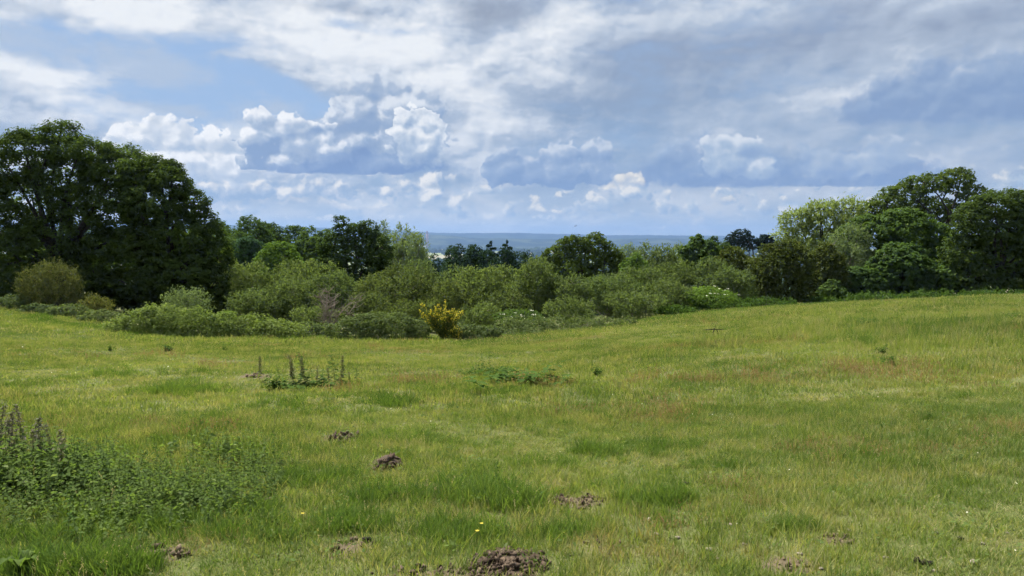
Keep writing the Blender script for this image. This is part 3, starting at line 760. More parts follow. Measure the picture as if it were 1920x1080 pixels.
# ---- far and middle trees, back to front
TB = 'trees standing in the rough beyond the field'
plant('oak_tree', 'dark rounded oak in the middle distance with its top on the skyline', 'tree', 'oak', 1090, 437, 150, 76, TB,
      [(1070, 465, 34, 20), (1110, 458, 30, 17), (1130, 470, 28, 20), (1046, 480, 30, 18), (1030, 496, 24, 18), (1150, 484, 22, 18), (1090, 488, 56, 26), (1062, 508, 46, 24), (1120, 508, 46, 26), (1158, 505, 18, 18), (1022, 508, 16, 14), (1078, 448, 9, 8), (1116, 444, 13, 8), (1060, 452, 12, 9), (1100, 520, 50, 20)], low=0.2, dens=2.8)
for i, (px, tp, w, yy, stl, lab) in enumerate([
    (445, 403, 150, 92, 'mid', 'mid-green tree rising just right of the big oak on the left'),
    (395, 420, 150, 84, 'mid', 'green tree half hidden behind the right edge of the big oak'),
    (508, 419, 125, 98, 'dark', 'dark rounded tree between the big oak and the round pale green tree'),
    (466, 443, 84, 78, 'blue', 'small round blue-green tree beside the big oak'),
    (556, 426, 90, 104, 'mid', 'dull green tree on the skyline behind the round pale green tree'),
    (598, 424, 110, 94, 'mid', 'mid-green tree touching the tall dark alder on its left'),
    (525, 454, 108, 70, 'fresh', 'round bright green tree standing above the pale scrub'),
    (752, 426, 110, 84, 'willow', 'grey-green willow just right of the tall dark alder'),
    (718, 424, 60, 90, 'willow', 'grey willow top pressed against the right side of the tall dark alder'),
    (784, 446, 44, 80, 'willow', 'lowest grey willow at the right end of the willow clump'),
    (836, 459, 90, 116, 'conifer', 'dark conifer at the left end of the low dark row'),
    (868, 457, 92, 112, 'conifer', 'dark conifer second from the left in the low dark row'),
    (898, 460, 104, 114, 'conifer', 'broad dark conifer in the middle of the low dark row'),
    (932, 462, 100, 110, 'conifer', 'dark conifer right of the middle in the low dark row'),
    (972, 466, 90, 112, 'conifer', 'dark conifer at the right end of the low dark row'),
    (1014, 484, 80, 104, 'conifer', 'small dark conifer tucked against the foot of the rounded oak'),
    (1178, 455, 50, 120, 'willow', 'pale willow far behind the right shoulder of the rounded oak'),
    (1230, 456, 110, 78, 'sallow', 'olive-green spreading tree right of the rounded oak'),
    (1190, 475, 60, 72, 'fresh', 'small light green tree at the right foot of the rounded oak'),
    (1286, 458, 80, 92, 'willow', 'pale grey-green tree left of the two dark green crowns'),
    (1312, 442, 92, 84, 'maple', 'dark green tree with an uneven top left of the dark pine'),
    (1348, 441, 64, 96, 'mid', 'green dome between the uneven dark tree and the dark pine'),
]):
    plant('conifer_tree' if stl == 'conifer' else 'willow_tree' if stl == 'willow' else 'broadleaf_tree', lab, 'tree', stl, px, tp, w, yy, TB, dens=2.6)
plant('alder_tree', 'tall dark alder with a spiky top standing above the pale scrub', 'tree', 'dark', 655, 401, 150, 62, TB,
      [(643, 424, 17, 22), (690, 432, 20, 20), (665, 450, 40, 30), (628, 462, 34, 30), (705, 470, 34, 34), (660, 490, 64, 36), (620, 505, 34, 30), (705, 515, 34, 30), (660, 530, 50, 26), (668, 436, 14, 16)], dens=2.6)
# two slim spires over the conifer row
for px, tp, lab in ((921, 452, 'slim dark spire left of the two standing above the conifer row'), (951, 451, 'slim dark spire right of the two standing above the conifer row')):
    plant('conifer_tree', lab, 'tree', 'conifer', px, tp, 22, 116, TB, [(px, tp + 3, 1.6, 4), (px - 4, tp + 9, 5, 2.5), (px + 5, tp + 14, 5, 2.5), (px - 5, tp + 20, 7, 3), (px + 6, tp + 27, 9, 4), (px - 4, tp + 35, 12, 5), (px, tp + 48, 18, 8)], dens=1.3)
plant('pine_tree', 'dark blue-black pine on the skyline with a rounded umbrella top', 'tree', 'pine', 1384, 427, 62, 108, TB,
      [(1386, 438, 17, 9), (1372, 447, 15, 9), (1400, 448, 14, 9), (1386, 456, 24, 9), (1366, 461, 12, 7), (1404, 463, 12, 8)], dens=2.8)
plant('pine_tree', 'smaller dark pine top just right of the umbrella-topped pine', 'tree', 'pine', 1432, 438, 46, 112, TB,
      [(1436, 446, 12, 7), (1424, 453, 12, 7), (1446, 456, 10, 7), (1434, 462, 18, 8)], dens=2.6)
plant('willow_tree', 'tall pale yellow-green willow with an airy top on the right', 'tree', 'pale_willow', 1535, 367, 165, 78, TB,
      [(1575, 392, 40, 18), (1530, 397, 36, 17), (1495, 412, 32, 16), (1475, 440, 20, 14), (1600, 405, 22, 16), (1545, 425, 40, 20), (1510, 445, 34, 16), (1590, 435, 40, 24), (1555, 460, 50, 26), (1500, 470, 40, 20)], dens=2.6)
plant('willow_tree', 'grey-green willow below the airy pale willow, against dark trees', 'tree', 'willow', 1585, 425, 110, 70, TB)
plant('oak_tree', 'tallest oak on the right with sky showing through its crown', 'tree', 'oak', 1735, 312, 220, 88, TB,
      [(1785, 342, 38, 24), (1735, 345, 46, 20), (1690, 362, 42, 18), (1650, 382, 36, 16), (1812, 366, 30, 18), (1750, 385, 50, 16), (1640, 398, 30, 20), (1800, 405, 44, 24), (1690, 412, 60, 30), (1800, 325, 18, 12)], dens=1.7)
plant('maple_tree', 'broad mid-dark maple in front of the tallest oak on the right', 'tree', 'maple', 1680, 388, 190, 72, TB,
      [(1680, 425, 54, 34), (1630, 438, 46, 36), (1725, 440, 50, 36), (1760, 455, 34, 36), (1650, 475, 60, 36), (1720, 485, 60, 36), (1600, 480, 34, 30), (1680, 520, 90, 30)], dens=2.2)
plant('dark_tree', 'massive dark tree at the right edge reaching down to the grass', 'tree', 'oak', 1868, 352, 230, 63, TB,
      [(1900, 382, 56, 28), (1850, 392, 48, 30), (1812, 420, 36, 36), (1950, 390, 60, 40), (1870, 430, 60, 44), (1940, 450, 70, 50), (1815, 475, 44, 44), (1880, 490, 66, 44), (1830, 525, 56, 34), (1900, 535, 70, 30), (1970, 530, 70, 40), (2010, 440, 60, 60)], dens=3.6)
for px, tp, w, yy, stl, lab in [
    (1470, 452, 120, 54, 'thorn', 'large brown-green hawthorn with hanging twigs at the corner of the field'),
    (1385, 465, 110, 60, 'thorn', 'brown-green hawthorn behind and left of the largest hawthorn'),
    (1548, 459, 76, 62, 'thorn', 'darker brown thorn bush right of the largest hawthorn'),
    (1612, 500, 100, 63, 'maple', 'sycamore bush at the left end of the row below the right-hand trees'),
    (1690, 456, 130, 64, 'maple', 'tallest sycamore bush in the row below the right-hand trees'),
    (1752, 492, 100, 64, 'maple', 'sycamore bush between the tallest sycamore bush and the massive dark tree'),
    (1560, 525, 60, 60, 'mid', 'low green bush in the gap right of the large hawthorn'),
]:
    plant('hawthorn_bush' if stl == 'thorn' else 'sycamore_bush' if stl == 'maple' else 'bush', lab, 'shrub', stl, px, tp, w, yy, 'shrubs along the upper edge of the field', dens=4.0 if stl == 'thorn' else 2.6)
for px, tp, w, yy, stl, lab in [(1800, 440, 150, 76, 'dark', 'dark tree filling the gap between the broad maple and the massive dark tree'), (1930, 400, 200, 80, 'dark', 'dark tree behind the massive tree at the right edge'), (1610, 470, 110, 76, 'dark', 'dark tree in the shade behind the sycamore bushes')]:
    plant('broadleaf_tree', lab, 'tree', stl, px, tp, w, yy, TB, low=0.0)
for px, tp, w, yy, lab in [(20, 520, 150, 52, 'dark undergrowth bush at the left edge under the huge oak'), (150, 525, 150, 53, 'dark undergrowth bush under the middle of the huge oak'), (255, 530, 140, 52, 'dark undergrowth bush between the two left oaks'),
                           (345, 535, 130, 51, 'dark undergrowth bush under the smaller left oak'), (415, 540, 90, 50, 'dark undergrowth bush at the right foot of the smaller left oak')]:
    plant('undergrowth_bush', lab, 'shrub', 'dark', px, tp, w, yy, 'undergrowth below the oaks', low=-0.1, dens=2.6)
for px, tp, w, yy, lab in [(-10, 430, 240, 70, 'dark tree glimpsed behind the left side of the huge oak'), (150, 425, 240, 72, 'dark tree glimpsed behind the middle of the huge oak'), (300, 430, 220, 68, 'dark tree glimpsed behind the smaller left oak')]:
    plant('broadleaf_tree', lab, 'tree', 'dark', px, tp, w, yy, TB, low=0.0, dens=1.6)
# ---- the big oaks on the left
plant('oak_tree', 'huge dark spreading oak filling the left edge of the picture', 'tree', 'oak', 120, 232, 470, 50, None,
      [(125, 268, 46, 30), (75, 285, 50, 32), (175, 290, 52, 30), (25, 315, 56, 36), (-40, 330, 70, 50), (120, 330, 70, 40), (212, 298, 52, 32), (255, 318, 54, 38), (225, 330, 60, 40), (205, 350, 60, 44), (240, 430, 70, 60), (60, 375, 80, 46), (165, 385, 84, 46), (-30, 420, 90, 56),
       (235, 390, 56, 56), (110, 450, 100, 50), (20, 480, 90, 50), (210, 470, 80, 50), (130, 525, 90, 44), (-60, 520, 90, 50), (230, 540, 70, 36), (40, 545, 80, 36), (135, 242, 22, 12), (60, 258, 18, 12)], dens=2.6)
plant('oak_tree', 'smaller oak forming the right shoulder of the huge left oak', 'tree', 'oak', 320, 288, 240, 48, None,
      [(300, 318, 40, 26), (262, 330, 40, 30), (338, 345, 38, 30), (358, 385, 34, 34), (300, 385, 60, 44), (385, 430, 30, 34), (340, 445, 60, 44), (280, 460, 60, 50), (402, 480, 30, 34), (350, 515, 66, 44), (290, 540, 60, 40), (408, 530, 26, 40)], dens=2.4)
# ---- pale scrub of sallow bushes below the trees
SB = 'sallow bushes massed below the field'
for px, tp, w, yy, stl, lab in [
    (450, 484, 130, 50, 'sallow', 'olive sallow bush at the right foot of the big oaks, rear row'),
    (545, 492, 120, 52, 'sallow', 'sallow bush under the round bright green tree, rear row'),
    (608, 486, 110, 50, 'sallow', 'light sallow bush left of the tall alder, rear row'),
    (700, 520, 100, 50, 'sallow_dark', 'dull sallow bush at the right foot of the tall alder'),
    (795, 488, 110, 54, 'sallow', 'sallow bush rising below the grey willow clump, rear row'),
    (880, 498, 130, 54, 'sallow', 'sallow bush in front of the dark conifer row, rear row'),
    (945, 502, 90, 52, 'sallow', 'sallow bush below the two slim spires, rear row'),
    (1205, 500, 110, 56, 'sallow', 'sallow bush below the olive spreading tree, rear row'),
    (1268, 494, 120, 56, 'sallow', 'sallow bush below the uneven dark tree, rear row'),
    (1335, 488, 120, 55, 'sallow', 'sallow bush left of the hawthorns, rear row'),
    (1150, 512, 110, 52, 'sallow', 'sallow bush at the right foot of the rounded oak, rear row'),
    (485, 540, 120, 44, 'sallow', 'low sallow bush behind the bright bramble mound, nearest the big oaks'),
    (555, 522, 130, 45, 'sallow', 'bushy sallow behind the right half of the bright bramble mound'),
    (628, 514, 110, 46, 'sallow', 'rounded sallow directly behind the bare grey twiggy shrub'),
    (690, 552, 100, 41, 'sallow_dark', 'low dull sallow right of the bare grey twiggy shrub'),
    (750, 500, 170, 45, 'sallow_dark', 'broad brownish sallow dome left of the yellow broom'),
    (838, 530, 110, 43, 'sallow_dark', 'dull sallow directly behind the yellow broom'),
    (900, 506, 130, 45, 'sallow', 'rounded sallow behind and right of the yellow broom'),
    (1003, 489, 110, 46, 'sallow', 'tallest rounded sallow dome in the middle of the scrub'),
    (1060, 512, 100, 45, 'sallow', 'sallow joined to the right side of the tallest dome'),
    (1135, 514, 150, 46, 'sallow', 'wide light sallow behind the long dark bramble bank'),
    (1190, 545, 130, 43, 'sallow', 'sallow hanging over the right end of the long dark bramble bank'),
    (1250, 526, 110, 47, 'sallow', 'sallow between the wide light sallow and the flowering elder'),
    (1375, 505, 90, 52, 'sallow', 'pale sallow touching the left side of the largest hawthorn'),
    (950, 550, 100, 41, 'sallow_dark', 'low sallow behind the left end of the long dark bramble bank'),
    (1070, 558, 110, 41, 'sallow', 'low sallow behind the middle of the long dark bramble bank'),
    (770, 565, 100, 38, 'sallow_dark', 'low shadowed sallow just left of the yellow broom'),
    (590, 570, 90, 40, 'sallow', 'small low sallow between the bramble mound and the bare shrub'),
    (900, 570, 90, 38, 'sallow', 'small low sallow just right of the yellow broom'),
]:
    plant('sallow_bush', lab, 'shrub', stl, px, tp, w, yy, SB, dens=2.3)
plant('elder_bush', 'elder bush with cream flower heads at the right end of the scrub', 'shrub', 'fresh', 1322, 538, 120, 47, None, blossom=15)
plant('elder_bush', 'elder with white flower heads above the long dark bramble bank', 'shrub', 'mid', 975, 580, 110, 36, None, blossom=13)
plant('elder_bush', 'tiny white-flowering bush at the right shoulder of the bright bramble mound', 'shrub', 'fresh', 425, 583, 40, 33, None, blossom=4)
# ---- left-hand bushes
plant('gorse_bush', 'olive dome-shaped gorse bush in front of the big oak', 'shrub', 'gorse', 97, 494, 112, 42, None, dens=2.8)
plant('bush', 'grey-green bush at the foot of the smaller oak behind the bramble mound', 'shrub', 'willow', 352, 540, 86, 38, None)
plant('bush', 'small brown-green bush right of the dome-shaped gorse', 'shrub', 'gorse', 180, 556, 60, 40, None)
for px, tp, w, yy, lab in [(15, 552, 90, 41, 'bramble at the left edge below the big oak'), (130, 572, 90, 38, 'low bramble under the right side of the gorse dome'), (70, 570, 70, 39, 'low bramble under the left side of the gorse dome'),
                           (190, 582, 80, 36, 'low bramble joining the left end of the bright mound')]:
    plant('bramble_bush', lab, 'shrub', 'bramble_dark', px, tp, w, yy, 'low brambles under the oaks', nlobes=8)
# ---- bramble banks at the edge of the field
plant('bramble_bush', 'bright green bramble mound bulging onto the grass on the left', 'shrub', 'bramble', 370, 573, 360, 30.5, None,
      [(275, 600, 42, 24), (320, 596, 40, 22), (240, 612, 34, 18), (370, 600, 44, 22), (420, 606, 42, 20), (470, 611, 42, 18), (515, 616, 36, 15), (550, 620, 24, 11), (215, 616, 20, 13), (340, 615, 90, 16), (450, 622, 80, 10)], dens=4.6)
plant('bramble_bush', 'grey-green bramble bank left of the yellow broom', 'shrub', 'bramble_dark', 712, 588, 190, 30, None,
      [(665, 612, 36, 18), (705, 606, 38, 18), (748, 607, 36, 18), (785, 615, 26, 14), (635, 618, 26, 12), (720, 620, 70, 12)], dens=4.4)
plant('bramble_bush', 'small bramble hump just right of the yellow broom', 'shrub', 'bramble_dark', 900, 606, 90, 29, None,
      [(885, 620, 26, 12), (915, 621, 26, 12), (865, 622, 20, 11), (900, 627, 36, 9)], dens=4.4)
plant('bramble_bush', 'long dark bramble bank in the middle of the field edge', 'shrub', 'bramble_dark', 1050, 595, 250, 31, None,
      [(960, 613, 36, 18), (1005, 612, 38, 18), (1050, 612, 38, 17), (1095, 612, 36, 14), (1135, 607, 34, 12), (1170, 604, 26, 9), (1010, 625, 70, 10), (1090, 621, 60, 9)], dens=4.6)
plant('bramble_bush', 'thin low bramble under the bare grey shrub', 'shrub', 'bramble_dark', 590, 606, 80, 31.5, None, [(575, 616, 26, 10), (608, 616, 26, 10), (590, 622, 36, 8)], dens=2.6)
for px, tp, w, yy, lab in [(1270, 578, 80, 42, 'leafy weeds at the field edge below the flowering elder'), (1350, 566, 110, 46, 'leafy weeds between the flowering elder and the hawthorns'), (1440, 563, 120, 49, 'nettles banked under the largest hawthorn'),
                           (1530, 561, 110, 54, 'nettles at the right foot of the largest hawthorn'), (1640, 552, 130, 58, 'weeds under the left sycamore bush'), (1760, 549, 150, 59, 'weeds under the right sycamore bush'), (1870, 547, 150, 58, 'weeds at the foot of the massive dark tree')]:
    plant('weed_clump', lab, 'weeds', 'weedy', px, tp, w, yy, 'weeds along the shaded field edge', nlobes=9, depth=0.6)

# ---- the flowering broom
def broom():
    rng = np.random.default_rng(77)
    y = 28.6; x = side(832, y); z = Tz(x, y)
    root = empty('broom_bush', (x, y, z)); tag(root, 'yellow-flowering broom bush leaning over the edge of the grass', 'shrub')
    st, gr, fl = [], [], []
    tips = [(-0.85, 1.18), (-0.6, 1.22), (-0.45, 1.1), (-0.3, 1.15), (-0.1, 1.38), (0.05, 1.25), (0.25, 1.28), (0.42, 1.2), (0.55, 1.08), (0.1, 0.95), (-0.2, 0.9), (0.35, 0.72), (0.6, 0.45), (0.75, 0.22), (0.5, 0.55), (-0.5, 0.85), (-0.7, 1.05), (0.2, 1.1), (0.65, 0.3)]
    for tx, tz in tips:
        for k in range(4):
            e = np.array([tx * 1.08 + rng.normal(0, 0.13), rng.normal(0, 0.34), tz + rng.normal(0, 0.13)])
            p = bend(rng, (rng.normal(0.05, 0.08), rng.normal(0, 0.08), 0), e, 7, 0.06, 0.10)
            st.append(tube(p, np.linspace(0.012, 0.004, 7), 3))
            m = 84
            s = rng.uniform(0.25, 1.0, m)
            q = np.stack([np.interp(s, np.linspace(0, 1, 7), p[:, i]) for i in range(3)], -1) + rng.normal(0, 0.035, (m, 3))
            isf = rng.uniform(size=m) < np.clip(1.0 * s - 0.45, 0.04, 0.48)
            for sel, L_, sz in ((isf, fl, 0.030), (~isf, gr, 0.05)):
                n = sel.sum(); d = unit(rng.normal(0, 1, (n, 3)) + (0, -0.3, 0.5)); tt = unit(np.cross(d, rng.normal(0, 1, (n, 3))))
                L_.append(leaf_quads(q[sel], tt * sz, np.cross(d, tt) * sz * (0.75 if L_ is fl else 0.3)))
    b = link('stems', mesh_np('stems', *merge(st), M['broom'], {'tint': np.zeros(sum(len(v) for v, f in st))}), parent=root)
    for nm, L_, mt in (('foliage', gr, 'broom'), ('blossom', fl, 'yellow')):
        V, F = merge(L_)
        link(nm, mesh_np(nm, V, F, M[mt], {'tint': np.repeat(rng.uniform(0, 1, len(V) // 4), 4)}), parent=root)
broom()
# ---- the bare grey shrub
def bare_shrub():
    rng = np.random.default_rng(78)
    y = 34.0; x = side(615, y); z = Tz(x, y)
    root = empty('bare_shrub', (x, y, z)); tag(root, 'bare grey twiggy shrub without leaves among the green scrub', 'shrub')
    tr, tw = [], []
    for i in range(8):
        e = np.array([rng.normal(0, 0.55), rng.normal(0, 0.4), rng.uniform(1.5, 2.1)])
        p = bend(rng, rng.normal(0, 0.07, 3) * (1, 1, 0), e, 7, 0.07)
        tr.append(tube(p, np.linspace(0.035, 0.008, 7), 4))
        for j in range(38):
            a = p[rng.integers(1, 7)]
            e2 = a + unit(rng.normal(0, 1, 3) * (1, 0.9, 0.5) + np.array([0, 0, 0.85])) * rng.uniform(0.25, 0.7)
            tw.append(tube(bend(rng, a, e2, 4, 0.10), np.linspace(0.011, 0.005, 4), 3))
    b = link('stems', mesh_np('stems', *merge(tr), M['twig']), parent=root)
    link('twigs', mesh_np('twigs', *merge(tw), M['twig']), parent=root)
bare_shrub()
print('LEAVES', LEAVES[0])

# ------------------------------------------------------------------ grass: tufts of real blades scattered over the field
def grass_mat(name, a, b, dry, red=None, dry_f=(0.47, 0.70), tr=0.40):
    m, nt = new_mat(name)
    P = position(nt)
    p2, n1, n2 = ground_colour(nt, P)
    oi = nt.nodes.new('ShaderNodeObjectInfo'); rnd = S(nt, oi.outputs['Random'])
    t = attr(nt, 'tint')
    c = mixc(nt, ss(nt, n1 + (t - 0.5) * 0.30 + (n2 - 0.5) * 0.5, 0.36, 0.64), a, b)
    c = mixc(nt, ss(nt, n2 * 0.75 + t * 0.25 + (rnd - 0.5) * 0.25, dry_f[0], dry_f[1], 0.0, 0.75), c, dry)
    if red:
        n3 = noise(nt, vm(nt, 'MULTIPLY', p2, (0.55, 1.0, 0)), 0.33, 3, 0.6)
        c = mixc(nt, ss(nt, n3 + (rnd - 0.5) * 0.16, 0.60, 0.70, 0.0, 0.75), c, red)
    tc = mixc(nt, 1.0, c, (1.25, 1.25, 0.5), 'MULTIPLY')
    out_of(nt, leaf_shader(nt, c, tr, 0.0, tcol=tc))
    return m
M['grass'] = grass_mat('meadow_grass_blades', (0.108, 0.166, 0.044), (0.210, 0.260, 0.076), (0.34, 0.31, 0.165), (0.26, 0.200, 0.105))
M['lush'] = grass_mat('lush_grass_blades', (0.078, 0.138, 0.032), (0.130, 0.198, 0.048), (0.20, 0.22, 0.09), None, (0.62, 0.85))
M['sorrel'] = foliage_mat('sorrel_heads', (0.20, 0.130, 0.070), (0.28, 0.205, 0.110), None, 0.3, 0.0)
M['straw'] = foliage_mat('dry_straw', (0.30, 0.26, 0.13), (0.44, 0.39, 0.22), None, 0.3, 0.0)
def blades(rng, n, rad, h0, h1, w, lean=0.5, seg=3, power=0.6):
    """n bent tapering blades rooted in a disc"""
    a = rng.uniform(0, 6.28, n); r = rad * rng.uniform(0, 1, n) ** power
    base = np.stack([np.cos(a) * r, np.sin(a) * r, np.full(n, -0.015)], -1)
    h = rng.uniform(h0, h1, n); az = rng.uniform(0, 6.28, n)
    d = np.stack([np.cos(az), np.sin(az), np.zeros(n)], -1)
    out = unit(base * (1, 1, 0) + 1e-6)
    d = unit(d + out * 0.8) * (rng.uniform(0.1, 1.0, n) * lean * h)[:, None]
    sd = np.stack([-np.sin(az + rng.normal(0, 0.6, n)), np.cos(az + rng.normal(0, 0.6, n)), np.zeros(n)], -1)
    ww = w * rng.uniform(0.7, 1.3, n)
    V = np.zeros((n, 2 * seg + 1, 3)); F3, F4 = [], []
    for s in range(seg):
        u = s / seg
        c = base + d * (u ** 1.8) + np.stack([np.zeros(n), np.zeros(n), h * (u - 0.18 * lean * u * u)], -1)
        k = (ww * (1 - 0.75 * u ** 1.5) * 0.5)[:, None]
        V[:, 2 * s] = c - sd * k; V[:, 2 * s + 1] = c + sd * k
    V[:, 2 * seg] = base + d + np.stack([np.zeros(n), np.zeros(n), h * (1 - 0.18 * lean)], -1)
    tris = []
    for s in range(seg - 1): tris += [(2 * s, 2 * s + 1, 2 * s + 3), (2 * s, 2 * s + 3, 2 * s + 2)]
    tris.append((2 * seg - 2, 2 * seg - 1, 2 * seg))
    F = (np.arange(n)[:, None, None] * (2 * seg + 1) + np.array(tris)[None]).reshape(-1, 3)
    return V.reshape(-1, 3), F, np.repeat(rng.uniform(0, 1, n), 2 * seg + 1)
def clump_set(name, specs, mat):
    """collection of clump meshes, kept out of the scene itself"""
    c = bpy.data.collections.new(name)
    for i, s in enumerate(specs):
        rng = np.random.default_rng(900 + i + len(name) * 13)
        V, F, t = blades(rng, **s)
        o = bpy.data.objects.new('%s_%02d' % (name, i), mesh_np(name, V, F, M[mat], {'tint': t})); c.objects.link(o)
    return c
def scatter(name, label, cat, coll, P, rz, scl, tilt=None, kind='stuff'):
    n = len(P)
    me = bpy.data.meshes.new(name); me.vertices.add(n); me.vertices.foreach_set('co', np.ascontiguousarray(P, dtype=np.float32).ravel())
    rot = np.zeros((n, 3), np.float32); rot[:, 2] = rz
    if tilt is not None: rot[:, 0] = tilt[:, 0]; rot[:, 1] = tilt[:, 1]
    a = me.attributes.new('rot', 'FLOAT_VECTOR', 'POINT'); a.data.foreach_set('vector', rot.ravel())
    a = me.attributes.new('scl', 'FLOAT_VECTOR', 'POINT'); a.data.foreach_set('vector', np.ascontiguousarray(scl, dtype=np.float32).ravel())
    ob = link(name, me)
    tag(ob, label, cat, kind=kind)
    nt = bpy.data.node_groups.new(name + '_scatter', 'GeometryNodeTree')
    nt.interface.new_socket('Geometry', in_out='INPUT', socket_type='NodeSocketGeometry')
    nt.interface.new_socket('Geometry', in_out='OUTPUT', socket_type='NodeSocketGeometry')
    gi = nt.nodes.new('NodeGroupInput'); go = nt.nodes.new('NodeGroupOutput')
    ip = nt.nodes.new('GeometryNodeInstanceOnPoints'); ci = nt.nodes.new('GeometryNodeCollectionInfo')
    ci.inputs[0].default_value = coll; ci.inputs['Separate Children'].default_value = True; ci.inputs['Reset Children'].default_value = True
    ip.inputs['Pick Instance'].default_value = True
    def na(nm, tp):
        q = nt.nodes.new('GeometryNodeInputNamedAttribute'); q.data_type = tp; q.inputs[0].default_value = nm; return q.outputs[0]
    er = nt.nodes.new('FunctionNodeEulerToRotation')
    L = nt.links.new
    L(na('rot', 'FLOAT_VECTOR'), er.inputs[0]); L(er.outputs[0], ip.inputs['Rotation']); L(na('scl', 'FLOAT_VECTOR'), ip.inputs['Scale'])
    L(gi.outputs[0], ip.inputs['Points']); L(ci.outputs[0], ip.inputs['Instance']); L(ip.outputs[0], go.inputs[0])
    md = ob.modifiers.new('scatter', 'NODES'); md.node_group = nt
    return ob
def snoise(x, y, f, s=0.0):
    return (np.sin(x * f + 1.7 * np.sin(y * f * 0.7 + s) + s) + np.sin(y * f * 1.3 + 1.3 * np.sin(x * f * 0.9 + 2 * s) + 2.1 * s) + 0.6 * np.sin((x + y) * f * 2.3 + 3 * s)) / 2.6
def field_points(rng, y0, y1, dens, margin=1.2):
    A = (0.69 * margin) * (y1 ** 2 - y0 ** 2) + 2.0 * (y1 - y0)
    n = int(A * dens)
    y = np.sqrt(rng.uniform(y0 ** 2, y1 ** 2, n))
    x = rng.uniform(-1, 1, n) * (y * 0.69 * margin + 0.9)
    return x, y
def edge_y(x, y):
    """the far edge of the open grass as a distance, column by column"""
    px = 960 + x / (y + 0.3) * FPX
    return np.interp(px, [-400, 0, 120, 200, 260, 540, 600, 960, 1100, 1200, 1300, 1420, 1560, 1700, 1900, 2300], [40, 39, 37.5, 33, 30.2, 30.2, 30.5, 30.0, 31, 35, 42, 47, 53, 58, 58, 58])
def keep_off(rng, x, y, soft=0.35):
    k = y < edge_y(x, y) + 2.5
    for bx, by, rx, ry in BARE:
        d = ((x - bx) / rx) ** 2 + ((y - by) / ry) ** 2
        k &= d > rng.uniform(1 - 2 * soft, 1 + soft, len(x))
    return k
